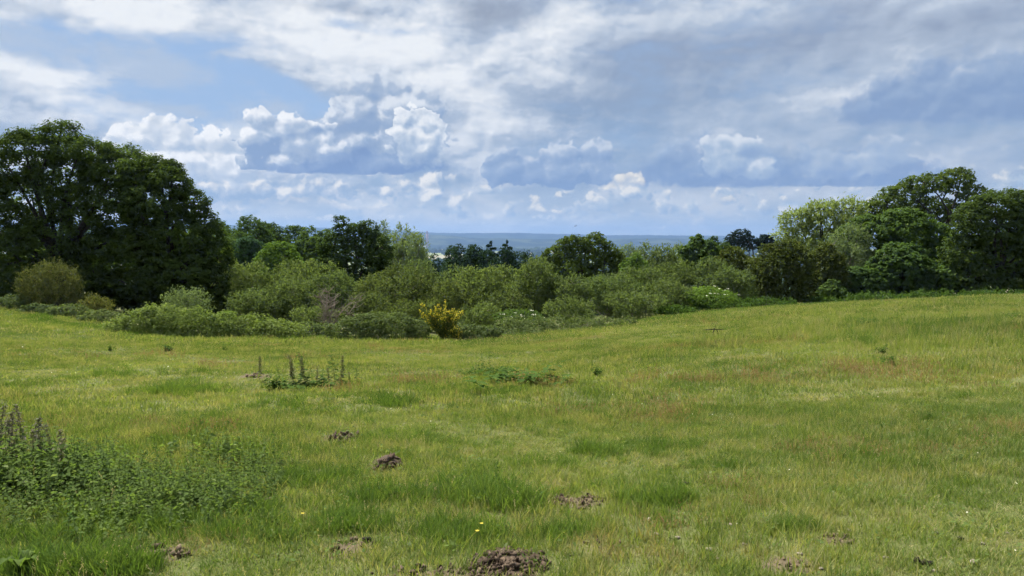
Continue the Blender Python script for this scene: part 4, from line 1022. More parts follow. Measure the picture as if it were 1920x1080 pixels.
def build_grass():
    rng = np.random.default_rng(21)
    near = clump_set('short_grass', [dict(n=34, rad=0.085, h0=0.025, h1=0.085, w=0.0042, lean=0.9), dict(n=30, rad=0.085, h0=0.03, h1=0.10, w=0.0045, lean=0.7), dict(n=40, rad=0.09, h0=0.02, h1=0.06, w=0.004, lean=1.1),
                                     dict(n=26, rad=0.08, h0=0.04, h1=0.13, w=0.0045, lean=0.8), dict(n=34, rad=0.09, h0=0.03, h1=0.075, w=0.005, lean=1.0)], 'grass')
    mid = clump_set('field_grass', [dict(n=60, rad=0.22, h0=0.025, h1=0.08, w=0.009, lean=0.8, seg=2), dict(n=60, rad=0.22, h0=0.025, h1=0.10, w=0.009, lean=0.7, seg=2), dict(n=66, rad=0.24, h0=0.02, h1=0.06, w=0.010, lean=1.0, seg=2)], 'grass')
    far = clump_set('far_grass', [dict(n=90, rad=0.5, h0=0.03, h1=0.10, w=0.020, lean=0.8, seg=2), dict(n=90, rad=0.5, h0=0.03, h1=0.14, w=0.018, lean=0.7, seg=2), dict(n=90, rad=0.55, h0=0.03, h1=0.08, w=0.022, lean=1.0, seg=2)], 'grass')
    for nm, cl, lab, y0, y1, d, mg in (('short_grass', near, 'short grazed grass on the near ground', 2.2, 9.5, 300, 1.2), ('field_grass', mid, 'grass of the open field beyond the near ground', 9.0, 25.0, 50, 1.12), ('far_grass', far, 'taller grass towards the far edge of the field', 24.0, 62.0, 9.5, 1.12)):
        x, y = field_points(rng, y0, y1, d, mg)
        k = keep_off(rng, x, y)
        x, y = x[k], y[k]; n = len(x)
        hN = 1.0 + 0.45 * snoise(x, y, 0.9, 0.4) + 0.35 * snoise(x, y, 0.28, 1.9)
        s = np.clip(rng.uniform(0.7, 1.25, n), 0.4, 2)
        scl = np.stack([s, s, s * np.clip(hN, 0.35, 2.0)], -1)
        scatter(nm, lab, 'grass', cl, np.stack([x, y, T(x, y)], -1), rng.uniform(0, 6.28, n), scl, rng.normal(0, 0.10, (n, 2)))
    # lush tufts: loose patches plus the ones that stand out in the photograph
    tuft = clump_set('grass_tuft', [dict(n=60, rad=0.09, h0=0.10, h1=0.26, w=0.006, lean=0.9, seg=4), dict(n=50, rad=0.10, h0=0.08, h1=0.20, w=0.006, lean=1.1, seg=4), dict(n=70, rad=0.12, h0=0.10, h1=0.24, w=0.0065, lean=0.7, seg=4)], 'lush')
    X, Y, SC = [], [], []
    x, y = field_points(rng, 2.4, 14.0, 26, 1.2)
    px = 960 + x / (y + 0.3) * FPX
    bias = np.interp(px, [-200, 500, 900, 1200, 1500, 2200], [0.55, 0.50, 0.38, 0.05, -0.45, -0.5])
    k = (snoise(x, y, 1.5, 0.9) + 0.5 * snoise(x, y, 3.7, 2.2) + bias + rng.normal(0, 0.25, len(x)) - np.maximum(y - 7, 0) * 0.12 > 0.45) & keep_off(rng, x, y)
    X.append(x[k]); Y.append(y[k]); SC.append(rng.uniform(0.30, 0.62, k.sum()))
    x, y = field_points(rng, 12.0, 34.0, 6, 1.1)
    k = (snoise(x, y, 0.8, 1.4) + 0.5 * snoise(x, y, 2.1, 0.3) + rng.normal(0, 0.25, len(x)) > 1.0) & keep_off(rng, x, y)
    X.append(x[k]); Y.append(y[k]); SC.append(rng.uniform(0.4, 0.8, k.sum()))
    for cx, cy, rx, ry, n, sz in ((910, 935, 130, 22, 70, 1.1), (480, 965, 90, 16, 40, 0.9), (300, 985, 120, 16, 50, 0.85), (180, 975, 120, 16, 40, 0.85), (560, 905, 50, 20, 30, 0.8), (100, 1010, 140, 14, 40, 0.8), (720, 935, 90, 16, 40, 0.75), (1330, 880, 70, 10, 26, 0.6), (330, 735, 60, 9, 60, 1.2), (230, 700, 60, 8, 26, 0.9), (630, 900, 60, 16, 26, 0.9), (640, 985, 90, 26, 50, 0.8), (1115, 850, 40, 8, 34, 0.9), (1240, 838, 90, 10, 40, 0.7), (740, 755, 50, 10, 40, 1.0),
                                  (810, 730, 60, 6, 30, 0.7), (110, 1066, 170, 18, 80, 1.0), (430, 1000, 130, 22, 50, 0.75), (860, 1000, 110, 20, 50, 0.8), (1230, 940, 60, 14, 40, 0.85), (760, 825, 90, 14, 50, 0.8), (540, 760, 60, 8, 26, 0.8),
                                  (190, 705, 40, 5, 20, 0.8), (1490, 990, 70, 12, 30, 0.55), (1050, 1000, 60, 20, 30, 0.7), (380, 700, 60, 6, 24, 0.7), (1790, 610, 180, 12, 70, 1.5), (1660, 640, 90, 8, 40, 1.2), (1630, 604, 90, 10, 40, 1.4), (1000, 870, 80, 10, 30, 0.7), (940, 735, 100, 8, 40, 0.7)):
        for _ in range(n):
            a, b, c = on_ground(cx + rng.normal(0, rx * 0.5), min(cy + rng.normal(0, ry * 0.5), 1095))
            X.append(np.array([a])); Y.append(np.array([b])); SC.append(np.array([sz * rng.uniform(0.4, 0.95)]))
    x, y, s = np.concatenate(X), np.concatenate(Y), np.concatenate(SC); n = len(x)
    scatter('grass_tufts', 'lush dark green grass tufts standing above the short grass', 'grass', tuft, np.stack([x, y, T(x, y)], -1), rng.uniform(0, 6.28, n), np.stack([s * 1.1, s * 1.1, s], -1), rng.normal(0, 0.12, (n, 2)))
    # thin uncut grass along the foot of the brambles
    x = rng.uniform(-24, 42, 3600); y0 = edge_y(x, np.full(len(x), 32.0)); y = edge_y(x, y0) - np.abs(rng.normal(0, 0.9, len(x))) + 0.8
    long_ = clump_set('edge_grass', [dict(n=46, rad=0.25, h0=0.08, h1=0.26, w=0.012, lean=0.8, seg=3), dict(n=40, rad=0.28, h0=0.07, h1=0.20, w=0.012, lean=0.9, seg=3)], 'lush')
    s = rng.uniform(0.6, 1.15, len(x))
    scatter('edge_grass', 'uncut grass along the foot of the bramble banks', 'grass', long_, np.stack([x, y, T(x, y)], -1), rng.uniform(0, 6.28, len(x)), np.stack([s, s, s], -1))
    # rough taller grass on the rise to the right
    rg = clump_set('rough_grass', [dict(n=46, rad=0.30, h0=0.12, h1=0.34, w=0.010, lean=0.5, seg=3), dict(n=50, rad=0.30, h0=0.10, h1=0.26, w=0.011, lean=0.7, seg=3)], 'grass')
    pts = []
    for cx, cy, rx, ry, n in ((1700, 612, 190, 20, 420), (1880, 610, 90, 18, 200), (1480, 625, 90, 12, 110), (1350, 640, 50, 10, 60), (1750, 640, 150, 14, 160)):
        for _ in range(n): pts.append(on_ground(cx + rng.normal(0, rx * 0.55), cy + rng.normal(0, ry * 0.6)))
    P = np.array(pts); n = len(P); s = rng.uniform(0.55, 1.05, n)
    scatter('rough_grass', 'rough taller grass on the rise to the right', 'grass', rg, P, rng.uniform(0, 6.28, n), np.stack([s, s, s], -1), rng.normal(0, 0.06, (n, 2)))
    # sorrel: reddish seed heads in drifts
    sr = bpy.data.collections.new('sorrel')
    for i in range(3):
        r2 = np.random.default_rng(60 + i)
        V, F, t = blades(r2, 22, 0.24, 0.08, 0.20, 0.0035, 0.4, 2)
        k = 120; b = r2.integers(0, 22, k)
        tip = V.reshape(22, -1, 3)[b, -1]; root = V.reshape(22, -1, 3)[b, 0]
        q = tip + (root - tip) * r2.uniform(0, 0.55, (k, 1)) + r2.normal(0, 0.006, (k, 3))
        d = unit(r2.normal(0, 1, (k, 3))); tt = unit(np.cross(d, r2.normal(0, 1, (k, 3))))
        Vq, Fq = leaf_quads(q, tt * 0.008, np.cross(d, tt) * 0.006)
        F2 = np.concatenate([Fq[:, :3], Fq[:, [0, 2, 3]]])
        V, F = merge([(V, F), (Vq, F2)])
        sr.objects.link(bpy.data.objects.new('sorrel_%d' % i, mesh_np('sorrel', V, F, M['sorrel'], {'tint': np.concatenate([t, r2.uniform(0, 1, len(Vq))])})))
    pts = []
    for cx, cy, rx, ry, n in ((1255, 772, 34, 12, 46), (1180, 780, 60, 12, 26), (1070, 780, 50, 10, 22), (1600, 702, 150, 12, 110), (1440, 712, 80, 8, 50), (1270, 716, 90, 6, 46), (1800, 720, 60, 8, 26), (340, 805, 70, 12, 46), (420, 803, 30, 8, 26), (790, 716, 46, 7, 34), (1020, 722, 50, 8, 40), (395, 684, 30, 5, 22),
                              (560, 672, 40, 5, 22), (1400, 912, 50, 12, 14), (1250, 985, 80, 16, 20), (1150, 1010, 60, 16, 16), (1890, 806, 50, 8, 30), (1560, 842, 90, 12, 30), (1700, 850, 120, 16, 30), (60, 800, 90, 8, 26), (660, 735, 40, 5, 18), (1320, 608, 40, 3, 26), (950, 640, 60, 3, 18), (700, 652, 60, 4, 26), (250, 668, 60, 5, 26), (1700, 690, 60, 5, 30), (400, 1010, 60, 16, 10), (1380, 950, 60, 12, 16)):
        for _ in range(max(6, int(n * 0.36))): pts.append(on_ground(cx + rng.normal(0, rx * 0.75), min(cy + rng.normal(0, ry * 0.75), 1090)))
    P = np.array(pts); n = len(P)
    s = rng.uniform(0.6, 1.15, n) * np.clip(P[:, 1] / 11.0, 0.5, 1.25)
    scatter('sorrel_drift', 'drifts of reddish sorrel seed heads in the grass', 'sorrel', sr, P, rng.uniform(0, 6.28, n), np.stack([s, s, s], -1), rng.normal(0, 0.08, (n, 2)))
    # thin flowering stems over the whole field
    fs = bpy.data.collections.new('seed_head')
    for i in range(3):
        r2 = np.random.default_rng(160 + i); nb = 7
        V, F, t = blades(r2, nb, 0.22, 0.16, 0.34, 0.0022, 0.35, 3)
        B = V.reshape(nb, -1, 3); k = 70; b = r2.integers(0, nb, k)
        q = B[b, -1] + (B[b, -3] - B[b, -1]) * r2.uniform(0, 1.0, (k, 1)) * 0.8 + r2.normal(0, 0.004, (k, 3))
        d = unit(r2.normal(0, 1, (k, 3))); tt = unit(np.cross(d, r2.normal(0, 1, (k, 3))) + (0, 0, 0.8))
        Vq, Fq = leaf_quads(q, tt * 0.007, np.cross(d, tt) * 0.003)
        V, F = merge([(V, F), (Vq, np.concatenate([Fq[:, :3], Fq[:, [0, 2, 3]]]))])
        fs.objects.link(bpy.data.objects.new('seed_head_%d' % i, mesh_np('seed_head', V, F, M['straw'], {'tint': np.concatenate([t, r2.uniform(0, 1, len(Vq))])})))
    x, y = field_points(rng, 2.6, 30, 2.2, 1.1)
    k = (snoise(x, y, 0.5, 2.7) + 0.5 * snoise(x, y, 1.6, 0.2) + rng.normal(0, 0.4, len(x)) > 0.15) & keep_off(rng, x, y)
    x, y = x[k], y[k]; n = len(x); s = rng.uniform(0.5, 1.0, n)
    scatter('flowering_grass', 'thin flowering grass stems scattered over the field', 'grass', fs, np.stack([x, y, T(x, y)], -1), rng.uniform(0, 6.28, n), np.stack([s, s, s], -1), rng.normal(0, 0.1, (n, 2)))
    # broad little leaves (clover, plantain, dock seedlings) in the turf
    bl = bpy.data.collections.new('turf_herb')
    for i in range(4):
        r2 = np.random.default_rng(260 + i); Q = []
        for j in range(r2.integers(7, 14)):
            a = r2.uniform(0, 6.28); L = r2.uniform(0.012, 0.028); W = L * r2.uniform(0.4, 0.8)
            d = np.array([math.cos(a), math.sin(a), r2.uniform(0.1, 0.8)]); d /= np.linalg.norm(d)
            o_ = r2.normal(0, 0.05, 3) * (1, 1, 0) + (0, 0, r2.uniform(0.0, 0.05)); sd = unit(np.cross(d, (0, 0, 1.0)))
            Q.append((np.array([o_, o_ + d * L * 0.35 + sd * W / 2, o_ + d * L * 0.75 + sd * W * 0.4, o_ + d * L, o_ + d * L * 0.75 - sd * W * 0.4, o_ + d * L * 0.35 - sd * W / 2]), np.array([(0, 1, 5), (1, 2, 5), (2, 4, 5), (2, 3, 4)])))
        V, F = merge(Q)
        bl.objects.link(bpy.data.objects.new('turf_herb_%d' % i, mesh_np('turf_herb', V, F, M['nettle'], {'tint': np.repeat(r2.uniform(0, 1, len(Q)), 6)})))
    x, y = field_points(rng, 2.3, 10, 16, 1.15)
    k = snoise(x, y, 1.9, 4.1) + rng.normal(0, 0.5, len(x)) > 0.25
    x, y = x[k], y[k]; n = len(x); s = rng.uniform(0.7, 1.5, n)
    scatter('turf_herbs', 'small broad leaves of clover and plantain in the near turf', 'herbs', bl, np.stack([x, y, T(x, y) + 0.01], -1), rng.uniform(0, 6.28, n), np.stack([s, s, s], -1))
    # dry straw lying in the turf
    st = clump_set('straw', [dict(n=14, rad=0.10, h0=0.02, h1=0.07, w=0.003, lean=2.2, seg=2), dict(n=10, rad=0.12, h0=0.02, h1=0.11, w=0.003, lean=1.8, seg=2)], 'straw')
    x, y = field_points(rng, 2.4, 13, 46, 1.2)
    k = snoise(x, y, 1.1, 3.3) + rng.normal(0, 0.35, len(x)) > 0.15
    x, y = x[k], y[k]; n = len(x); s = rng.uniform(0.6, 1.2, n)
    scatter('dry_straw', 'dead straw lying thinly in the near turf', 'straw', st, np.stack([x, y, T(x, y)], -1), rng.uniform(0, 6.28, n), np.stack([s, s, s], -1))
build_grass()

# ------------------------------------------------------------------ weeds, earth, stones and the bird
ORD = 'first second third fourth fifth sixth seventh eighth ninth tenth eleventh twelfth thirteenth fourteenth fifteenth sixteenth seventeenth eighteenth'.split()
def folded_leaf(p, d, n, L, W, droop=0.25):
    """leaf of two folded halves from p along d"""
    s = unit(np.cross(d, n)); m = p + d * L * 0.5 - n * L * 0.04; tip = p + d * L - np.array([0, 0, 1.0]) * L * droop
    return np.array([p, m + s * W * 0.5 + n * L * 0.06, tip, m - s * W * 0.5 + n * L * 0.06]), np.array([(0, 1, 2), (0, 2, 3)])
def leafy_mesh(name, rng, mat, stems, leaf, pairs, spread=0.05, seeds=0, lean=0.1, leafmat='nettle'):
    """upright stems with pairs of leaves; returns stem and leaf meshes"""
    T3, L3, tn = [], [], []
    for (h) in stems:
        b = np.array([rng.normal(0, spread), rng.normal(0, spread), -0.03])
        e = b + np.array([rng.normal(0, lean * h), rng.normal(0, lean * h), h])
        p = bend(rng, b, e, 6, 0.04)
        V, F = tube(p, np.linspace(0.0042, 0.002, 6), 3)
        T3.append((V, np.concatenate([F[:, :3], F[:, [0, 2, 3]]])))
        a0 = rng.uniform(0, 6.28)
        for k in range(pairs):
            u = 0.18 + 0.80 * k / max(pairs - 1, 1)
            c = np.array([np.interp(u, np.linspace(0, 1, 6), p[:, i]) for i in range(3)])
            size = leaf * (1.0 - 0.55 * abs(u - 0.45) / 0.55) * rng.uniform(0.75, 1.2)
            for q in range(2):
                az = a0 + k * 1.57 + q * 3.14 + rng.normal(0, 0.3)
                d = unit(np.array([math.cos(az), math.sin(az), rng.uniform(-0.35, 0.55)]))
                Lv, Lf = folded_leaf(c, d, unit(np.array([0, 0, 1.0]) + rng.normal(0, 0.4, 3)), size, size * 0.55)
                L3.append((Lv, Lf)); tn.append(np.full(4, rng.uniform(0, 1)))
        for k in range(seeds):
            u = rng.uniform(0.35, 1.0)
            c = np.array([np.interp(u, np.linspace(0, 1, 6), p[:, i]) for i in range(3)]) + rng.normal(0, 0.018, 3)
            nn = unit(rng.normal(0, 1, 3)); tt = unit(np.cross(nn, rng.normal(0, 1, 3)))
            Vq, _ = leaf_quads(c[None], tt[None] * 0.012, np.cross(nn, tt)[None] * 0.009)
            L3.append((Vq, np.array([(0, 1, 2), (0, 2, 3)]))); tn.append(np.full(4, rng.uniform(0, 1)))
    Vs, Fs = merge(T3); Vl, Fl = merge(L3)
    return (mesh_np('stem', Vs, Fs, M['stalk'], {'tint': np.full(len(Vs), rng.uniform())}), mesh_np('leaves', Vl, Fl, M[leafmat], {'tint': np.concatenate(tn)}))
# nettle bed
def nettles():
    rng = np.random.default_rng(31)
    c = bpy.data.collections.new('nettle')
    for i in range(5):
        a, b = leafy_mesh('nettle', rng, 'nettle', rng.uniform(0.22, 0.52, 3), 0.095, 6, 0.09, lean=0.2)
        me = bpy.data.meshes.new('nettle'); bm = bmesh.new(); bm.from_mesh(b); nl = len(bm.faces); bm.from_mesh(a); bm.to_mesh(me); bm.free()
        me.materials.append(M['nettle'])
        c.objects.link(bpy.data.objects.new('nettle_%d' % i, me))
    pts = []
    for cx, cy, rx, ry, n in ((60, 910, 170, 34, 190), (260, 925, 150, 40, 210), (430, 915, 110, 44, 170), (150, 880, 130, 18, 70), (500, 890, 60, 30, 50), (60, 985, 130, 26, 50), (330, 975, 140, 26, 44), (-120, 930, 120, 50, 110)):
        for _ in range(n): pts.append(on_ground(cx + rng.normal(0, 0.62) * rx, cy + rng.normal(0, 0.62) * ry))
    P = np.array(pts); n = len(P)
    s = rng.uniform(0.45, 1.0, n) * np.interp(P[:, 1], [4.5, 5.4, 7], [0.6, 0.85, 1.0]) * (0.85 + 0.35 * snoise(P[:, 0], P[:, 1], 2.6, 0.7))
    pxx = 960 + P[:, 0] / (P[:, 1] + 0.3) * FPX
    s = np.clip(s * np.interp(pxx, [200, 420, 570], [1.0, 0.88, 0.40]), 0.25, 1.1)
    scatter('nettle_bed', 'dense bed of dark green nettles low on the left', 'nettles', c, P, rng.uniform(0, 6.28, n), np.stack([s, s, s], -1), rng.normal(0, 0.16, (n, 2)))
nettles()
# single weeds: a few models, copied
def model(kind, seed):
    rng = np.random.default_rng(seed)
    if kind == 'stalk': return leafy_mesh('stalk', rng, 'stalk', [1.0], 0.10, 10, 0.01, 330, 0.05, 'stalk')
    if kind == 'greystalk': return leafy_mesh('stalk', rng, 'stalk', [1.0], 0.09, 9, 0.01, 330, 0.05, 'grey_stalk')
    if kind == 'leafstalk': return leafy_mesh('stalk', rng, 'stalk', [1.0], 0.12, 10, 0.01, 40, 0.06, 'weed')
    if kind == 'thistle': return leafy_mesh('thistle', rng, 'weed', rng.uniform(0.55, 1.0, 7), 0.30, 8, 0.10, 0, 0.28, 'weed')
    if kind == 'low': return leafy_mesh('low', rng, 'weed', rng.uniform(0.35, 1.0, 12), 0.34, 6, 0.35, 0, 0.55, 'weed')
MODELS = {k: [model(k, 400 + 7 * i + len(k)) for i in range(3)] for k in ('stalk', 'greystalk', 'leafstalk', 'thistle', 'low')}
WI = [0]
def weed(name, label, cat, kind, px, base, top, group=None, wide=1.0):
    WI[0] += 1
    rng = np.random.default_rng(700 + WI[0])
    x, y, z = on_ground(px, base)
    h = (base - top) / FPX * y
    o = empty(name, (x, y, z), rng.uniform(0, 6.28)); tag(o, label, cat, group)
    a, b = MODELS[kind][WI[0] % 3]
    for nm, me in (('stem', a), ('leaves', b)):
        q = link(nm, me, parent=o)
        k = h if kind in ('thistle', 'low') else min(h, 0.55) * 1.1
        q.scale = (k * wide, k * wide, h)
for wi, (px, base, top) in enumerate(sorted(((494, 716, 668), (527, 722, 690), (538, 724, 666), (547, 722, 688), (553, 726, 672), (562, 726, 661), (571, 728, 672), (581, 726, 690), (592, 727, 688), (603, 724, 694), (619, 724, 690), (627, 720, 664), (635, 722, 668), (641, 720, 686), (655, 720, 698), (671, 718, 688)))):
    weed('seed_stalk', ORD[wi] + ' seed stalk from the left in the stalk clump left of mid-field', 'plant', 'leafstalk' if wi % 2 else 'stalk', px, base, top - 3, 'seed stalks standing in one clump', 2.3 if wi % 2 else 1.6)
for wi, (px, base, top) in enumerate(sorted(((3, 905, 752), (38, 895, 762), (45, 890, 748), (24, 900, 780), (88, 905, 772), (92, 900, 790), (116, 905, 800), (128, 915, 812), (62, 905, 800), (-14, 900, 740)))):
    weed('seed_stalk', ORD[wi] + ' grey-brown seed stalk from the left rising out of the nettle bed', 'plant', 'greystalk', px, base, top, 'seed stalks over the nettle bed', 1.3)
for px, base, top, lab in ((295, 890, 812, 'thin nettle stalk standing above the middle of the nettle bed'), (517, 870, 796, 'lone dark stalk at the right end of the nettle bed'), (128, 1010, 905, 'reddish thin stalk in front of the nettle bed'), (905, 702, 655, 'tall leafy stalk, left one of the pair beyond the middle of the field'),
                           (917, 702, 656, 'tall leafy stalk, right one of the pair beyond the middle of the field'), (1335, 706, 656, 'tallest thin stalk right of the middle of the field'), (1345, 704, 672, 'shorter thin stalk just right of the tallest one'), (1325, 706, 684, 'shortest thin stalk left of the tallest one'),
                           (1215, 698, 664, 'thin leafy stalk between the dark round weed and the thin stalk trio'), (1198, 697, 672, 'small leafy stalk left of its taller neighbour right of the middle'), (1240, 690, 668, 'faint stalk right of the leafy stalk pair right of the middle'), (918, 818, 788, 'small single stalk in the short grass in the middle'),
                           (1075, 694, 672, 'faint leafy stalk just left of the dark round weed'), (930, 918, 862, 'thin dark grass stalk above the largest near tuft')):
    weed('weed_stalk', lab, 'plant', 'leafstalk', px, base, top, None, 1.1)
for px, base, top, lab, kd, wd in ((517, 732, 690, 'dark green bushy thistle at the left end of the stalk clump', 'thistle', 0.9), (317, 660, 641, 'small dark round weed far out on the left of the field', 'thistle', 1.2), (207, 659, 644, 'small weed left of the dark round weed on the left', 'thistle', 1.0),
                               (421, 659, 644, 'tiny dark weed right of the dark round weed on the left', 'thistle', 0.8), (1118, 705, 682, 'dark round weed right of the leafy clump in mid-field', 'thistle', 1.1), (1670, 686, 662, 'small bushy weed on the right slope, nearer of two', 'thistle', 1.1),
                               (1652, 664, 642, 'small bushy weed on the right slope, farther of two', 'thistle', 1.1), (1000, 719, 676, 'dark leafy creeping-thistle clump in the middle of the field', 'low', 2.0), (958, 715, 682, 'paler leafy weeds on the left of the dark thistle clump in mid-field', 'low', 1.9), (884, 703, 683, 'low weed at the left end of the mid-field weed patch', 'low', 1.3), (910, 705, 678, 'green weeds at the foot of the pair of tall leafy stalks', 'low', 1.1),
                               (1040, 716, 700, 'low trailing weed at the right end of the mid-field weed patch', 'low', 1.6), (1336, 654, 642, 'small dark weed below the fallen branch', 'thistle', 0.9), (1655, 802, 790, 'small dark weed right of the middle on the near slope', 'thistle', 1.0), (1745, 790, 768, 'thin dark weed on the near right slope', 'thistle', 0.6),
                               (565, 729, 708, 'low green weeds at the foot of the stalk clump, left half', 'low', 2.6), (622, 727, 708, 'low green weeds at the foot of the stalk clump, right half', 'low', 2.6), (1905, 600, 582, 'leafy weed at the right edge of the far slope', 'low', 1.4), (1640, 608, 592, 'grey-green weed patch high on the right slope', 'low', 2.4)):
    weed('leafy_weed', lab, 'plant', kd, px, base, top, None, wd)
# broad dock leaves in the near left corner
def dock():
    rng = np.random.default_rng(55)
    x, y, z = on_ground(40, 1075)
    o = empty('dock_plant', (x, y, z)); tag(o, 'broad-leaved dock in the near left corner', 'plant')
    for i in range(9):
        az = rng.uniform(0, 6.28); L = rng.uniform(0.09, 0.16); W = L * 0.42
        n = 6; u = np.linspace(0, 1, n)
        d = np.array([math.cos(az), math.sin(az), 0]); s = np.array([-d[1], d[0], 0])
        c = d[None] * (u * L * 0.85)[:, None] + np.array([0, 0, 1.0])[None] * (L * 0.75 * np.sin(u * 2.2))[:, None]
        w = W * 0.5 * np.sin(np.clip(u * 0.93 + 0.05, 0, 1) * np.pi) ** 0.7
        V = np.concatenate([c - s * w[:, None] + (0, 0, 0.01), c, c + s * w[:, None] + (0, 0, 0.01)])
        k = np.arange(n - 1)
        F = np.concatenate([np.stack([k, k + 1, n + k + 1, n + k], -1), np.stack([n + k, n + k + 1, 2 * n + k + 1, 2 * n + k], -1)])
        link('leaf', mesh_np('dock_leaf', V, F, M['nettle'], {'tint': np.full(len(V), rng.uniform())}, smooth=True), parent=o)
dock()
# clods of earth
def lump(seed, sub=2, amp=0.28, flat=0.7):
    rng = np.random.default_rng(seed)
    bm = bmesh.new(); bmesh.ops.create_icosphere(bm, subdivisions=sub, radius=1.0)
    V = np.array([v.co[:] for v in bm.verts]); F = np.array([[v.index for v in f.verts] for f in bm.faces]); bm.free()
    q = np.zeros(len(V))
    for _ in range(9):
        d = unit(rng.normal(0, 1, 3)); q += rng.normal(0, 1) * np.sin(V @ d * rng.uniform(2, 6) + rng.uniform(0, 6))
    return V * (1 + amp * q[:, None] / 3 + rng.normal(0, amp * 0.3, (len(V), 1))) * (1, rng.uniform(0.7, 1.0), flat), F
def lumps(mat, n, seed, sub=2, amp=0.28): return [mesh_np('clod', *lump(seed + i, sub, amp), M[mat]) for i in range(n)]
CL_D, CL_P = lumps('soil', 6, 10, 1, 0.75), lumps('dry_soil', 6, 30, 1, 0.75)
def earth(name, label, cat, px, py, rx, ry, n, size, meshes, rise=0.0, core=None, skew=0.0):
    rng = np.random.default_rng(int(px * 7 + py))
    x, y, z = on_ground(px, py)
    o = empty(name, (x, y, z)); tag(o, label, cat)
    wx = rx / FPX * y; wy = max(abs(on_ground(px, py - ry)[1] - y), 0.05)
    if core:
        V, F = lump(int(px), 3, 0.22, 0.62); V = V * (wx * 0.8, wy * 0.9, core) 
        link('mound', mesh_np('mound', V, F, M['soil']), parent=o)
    for i in range(n):
        r = math.sqrt(rng.uniform()) ; a = rng.uniform(0, 6.28)
        dx, dy = r * math.cos(a) * wx, r * math.sin(a) * wy
        s = size * rng.uniform(0.3, 1.0) ** 1.5 * 1.6
        q = link('clod', meshes[rng.integers(len(meshes))], parent=o)
        q.location = (dx, dy, Tz(x + dx, y + dy) - z + s * 0.35 + rise * (1 - r * r))
        q.rotation_euler = tuple(rng.uniform(0, 6.28, 3)); q.scale = (s, s, s)
earth('earth_heap', 'large heap of crumbled brown earth at the bottom edge', 'earth heap', 950, 1062, 84, 30, 290, 0.014, CL_D + CL_P[:3], 0.028, 0.026)
earth('earth_scrape', 'scatter of earth crumbs left of the large heap at the bottom edge', 'earth', 820, 1076, 130, 14, 90, 0.014, CL_P + CL_D[:2])
earth('earth_scrape', 'strip of churned earth and roots in the grass right of the middle', 'earth', 1080, 942, 66, 12, 90, 0.015, CL_D + CL_P)
earth('molehill', 'dark brown molehill standing up in the near grass', 'molehill', 728, 876, 26, 12, 80, 0.022, CL_D, 0.06, 0.085)
earth('earth_scrape', 'small dark scrape of earth behind the molehill', 'earth', 645, 822, 30, 8, 44, 0.022, CL_D)
earth('earth_scrape', 'bare tan scrape with a dark clod low on the left of the heap', 'earth', 655, 1026, 50, 14, 22, 0.018, CL_P + CL_D[:1])
earth('earth_scrape', 'bare brown hollow in the grass in the near left', 'earth', 300, 1040, 60, 14, 36, 0.020, CL_P + CL_D[:2])
earth('earth_scrape', 'pale crumbly scrape in the short grass on the near right', 'earth', 1572, 1012, 30, 10, 24, 0.011, CL_P + CL_D[:1])
earth('earth_scrape', 'straw-coloured bare patch near the bottom edge on the right', 'earth', 1480, 1060, 50, 12, 20, 0.010, CL_P)
earth('earth_scrape', 'thin earth crumbs beside the nettle bed', 'earth', 495, 945, 30, 7, 22, 0.020, CL_P + CL_D)
earth('earth_scrape', 'small earth crumbs right of the large heap', 'earth', 1120, 1014, 46, 14, 18, 0.010, CL_P)
earth('earth_scrape', 'dry broken twigs and earth beside the stalk clump', 'earth', 482, 706, 22, 3, 16, 0.035, CL_P)
DG = lumps('dung', 3, 60, 2, 0.25)
def dung(px, py, n, size, label):
    rng = np.random.default_rng(px)
    x, y, z = on_ground(px, py); o = empty('dung', (x, y, z)); tag(o, label, 'dung')
    for i in range(n):
        q = link('lump', DG[i % 3], parent=o); s = size * rng.uniform(0.7, 1.1)
        q.location = (i * size * 1.2 - n * size * 0.5, rng.normal(0, size * 0.3), s * 0.5 - i * 0.005); q.scale = (s, s, s); q.rotation_euler = tuple(rng.uniform(0, 6.28, 3))
dung(1735, 1058, 3, 0.026, 'black lump of dung in the near right grass')
dung(1802, 1012, 1, 0.020, 'smaller black dung scrap above and right of the black lump')
dung(1290, 908, 2, 0.022, 'tiny dark dung scrap in mid-grass right of the middle')
dung(693, 1016, 2, 0.024, 'dark clod on the bare tan scrape')
dung(398, 808, 2, 0.030, 'two small dark droppings behind the nettle bed')
ST = lumps('stone', 5, 80, 2, 0.16)
for i, (px, py, s) in enumerate(sorted(((1825, 1056, 0.030), (1660, 1048, 0.022), (1752, 1072, 0.018), (1590, 996, 0.020), (1842, 1021, 0.018), (1888, 1001, 0.016), (1758, 1000, 0.014), (1500, 1040, 0.020), (1440, 1030, 0.020), (1395, 1022, 0.018), (1330, 1032, 0.024), (1270, 1010, 0.022), (1230, 1003, 0.020), (1345, 1050, 0.016), (1540, 1068, 0.018), (1370, 985, 0.018), (1218, 975, 0.022), (822, 885, 0.020)))):
    x, y, z = on_ground(px, py)
    o = link('stone', ST[i % 5]); o.location = (x, y, z + s * 0.3); s *= 0.8; o.scale = (s * 1.2, s, s * 0.8); o.rotation_euler = (0, 0, i * 1.3)
    tag(o, 'lone pale stone in the grass right of the molehill' if i == 0 else 'pale stone, ' + ORD[i - 1] + ' from the left among those in the short grass on the right', 'stone', 'pale stones in the near grass')
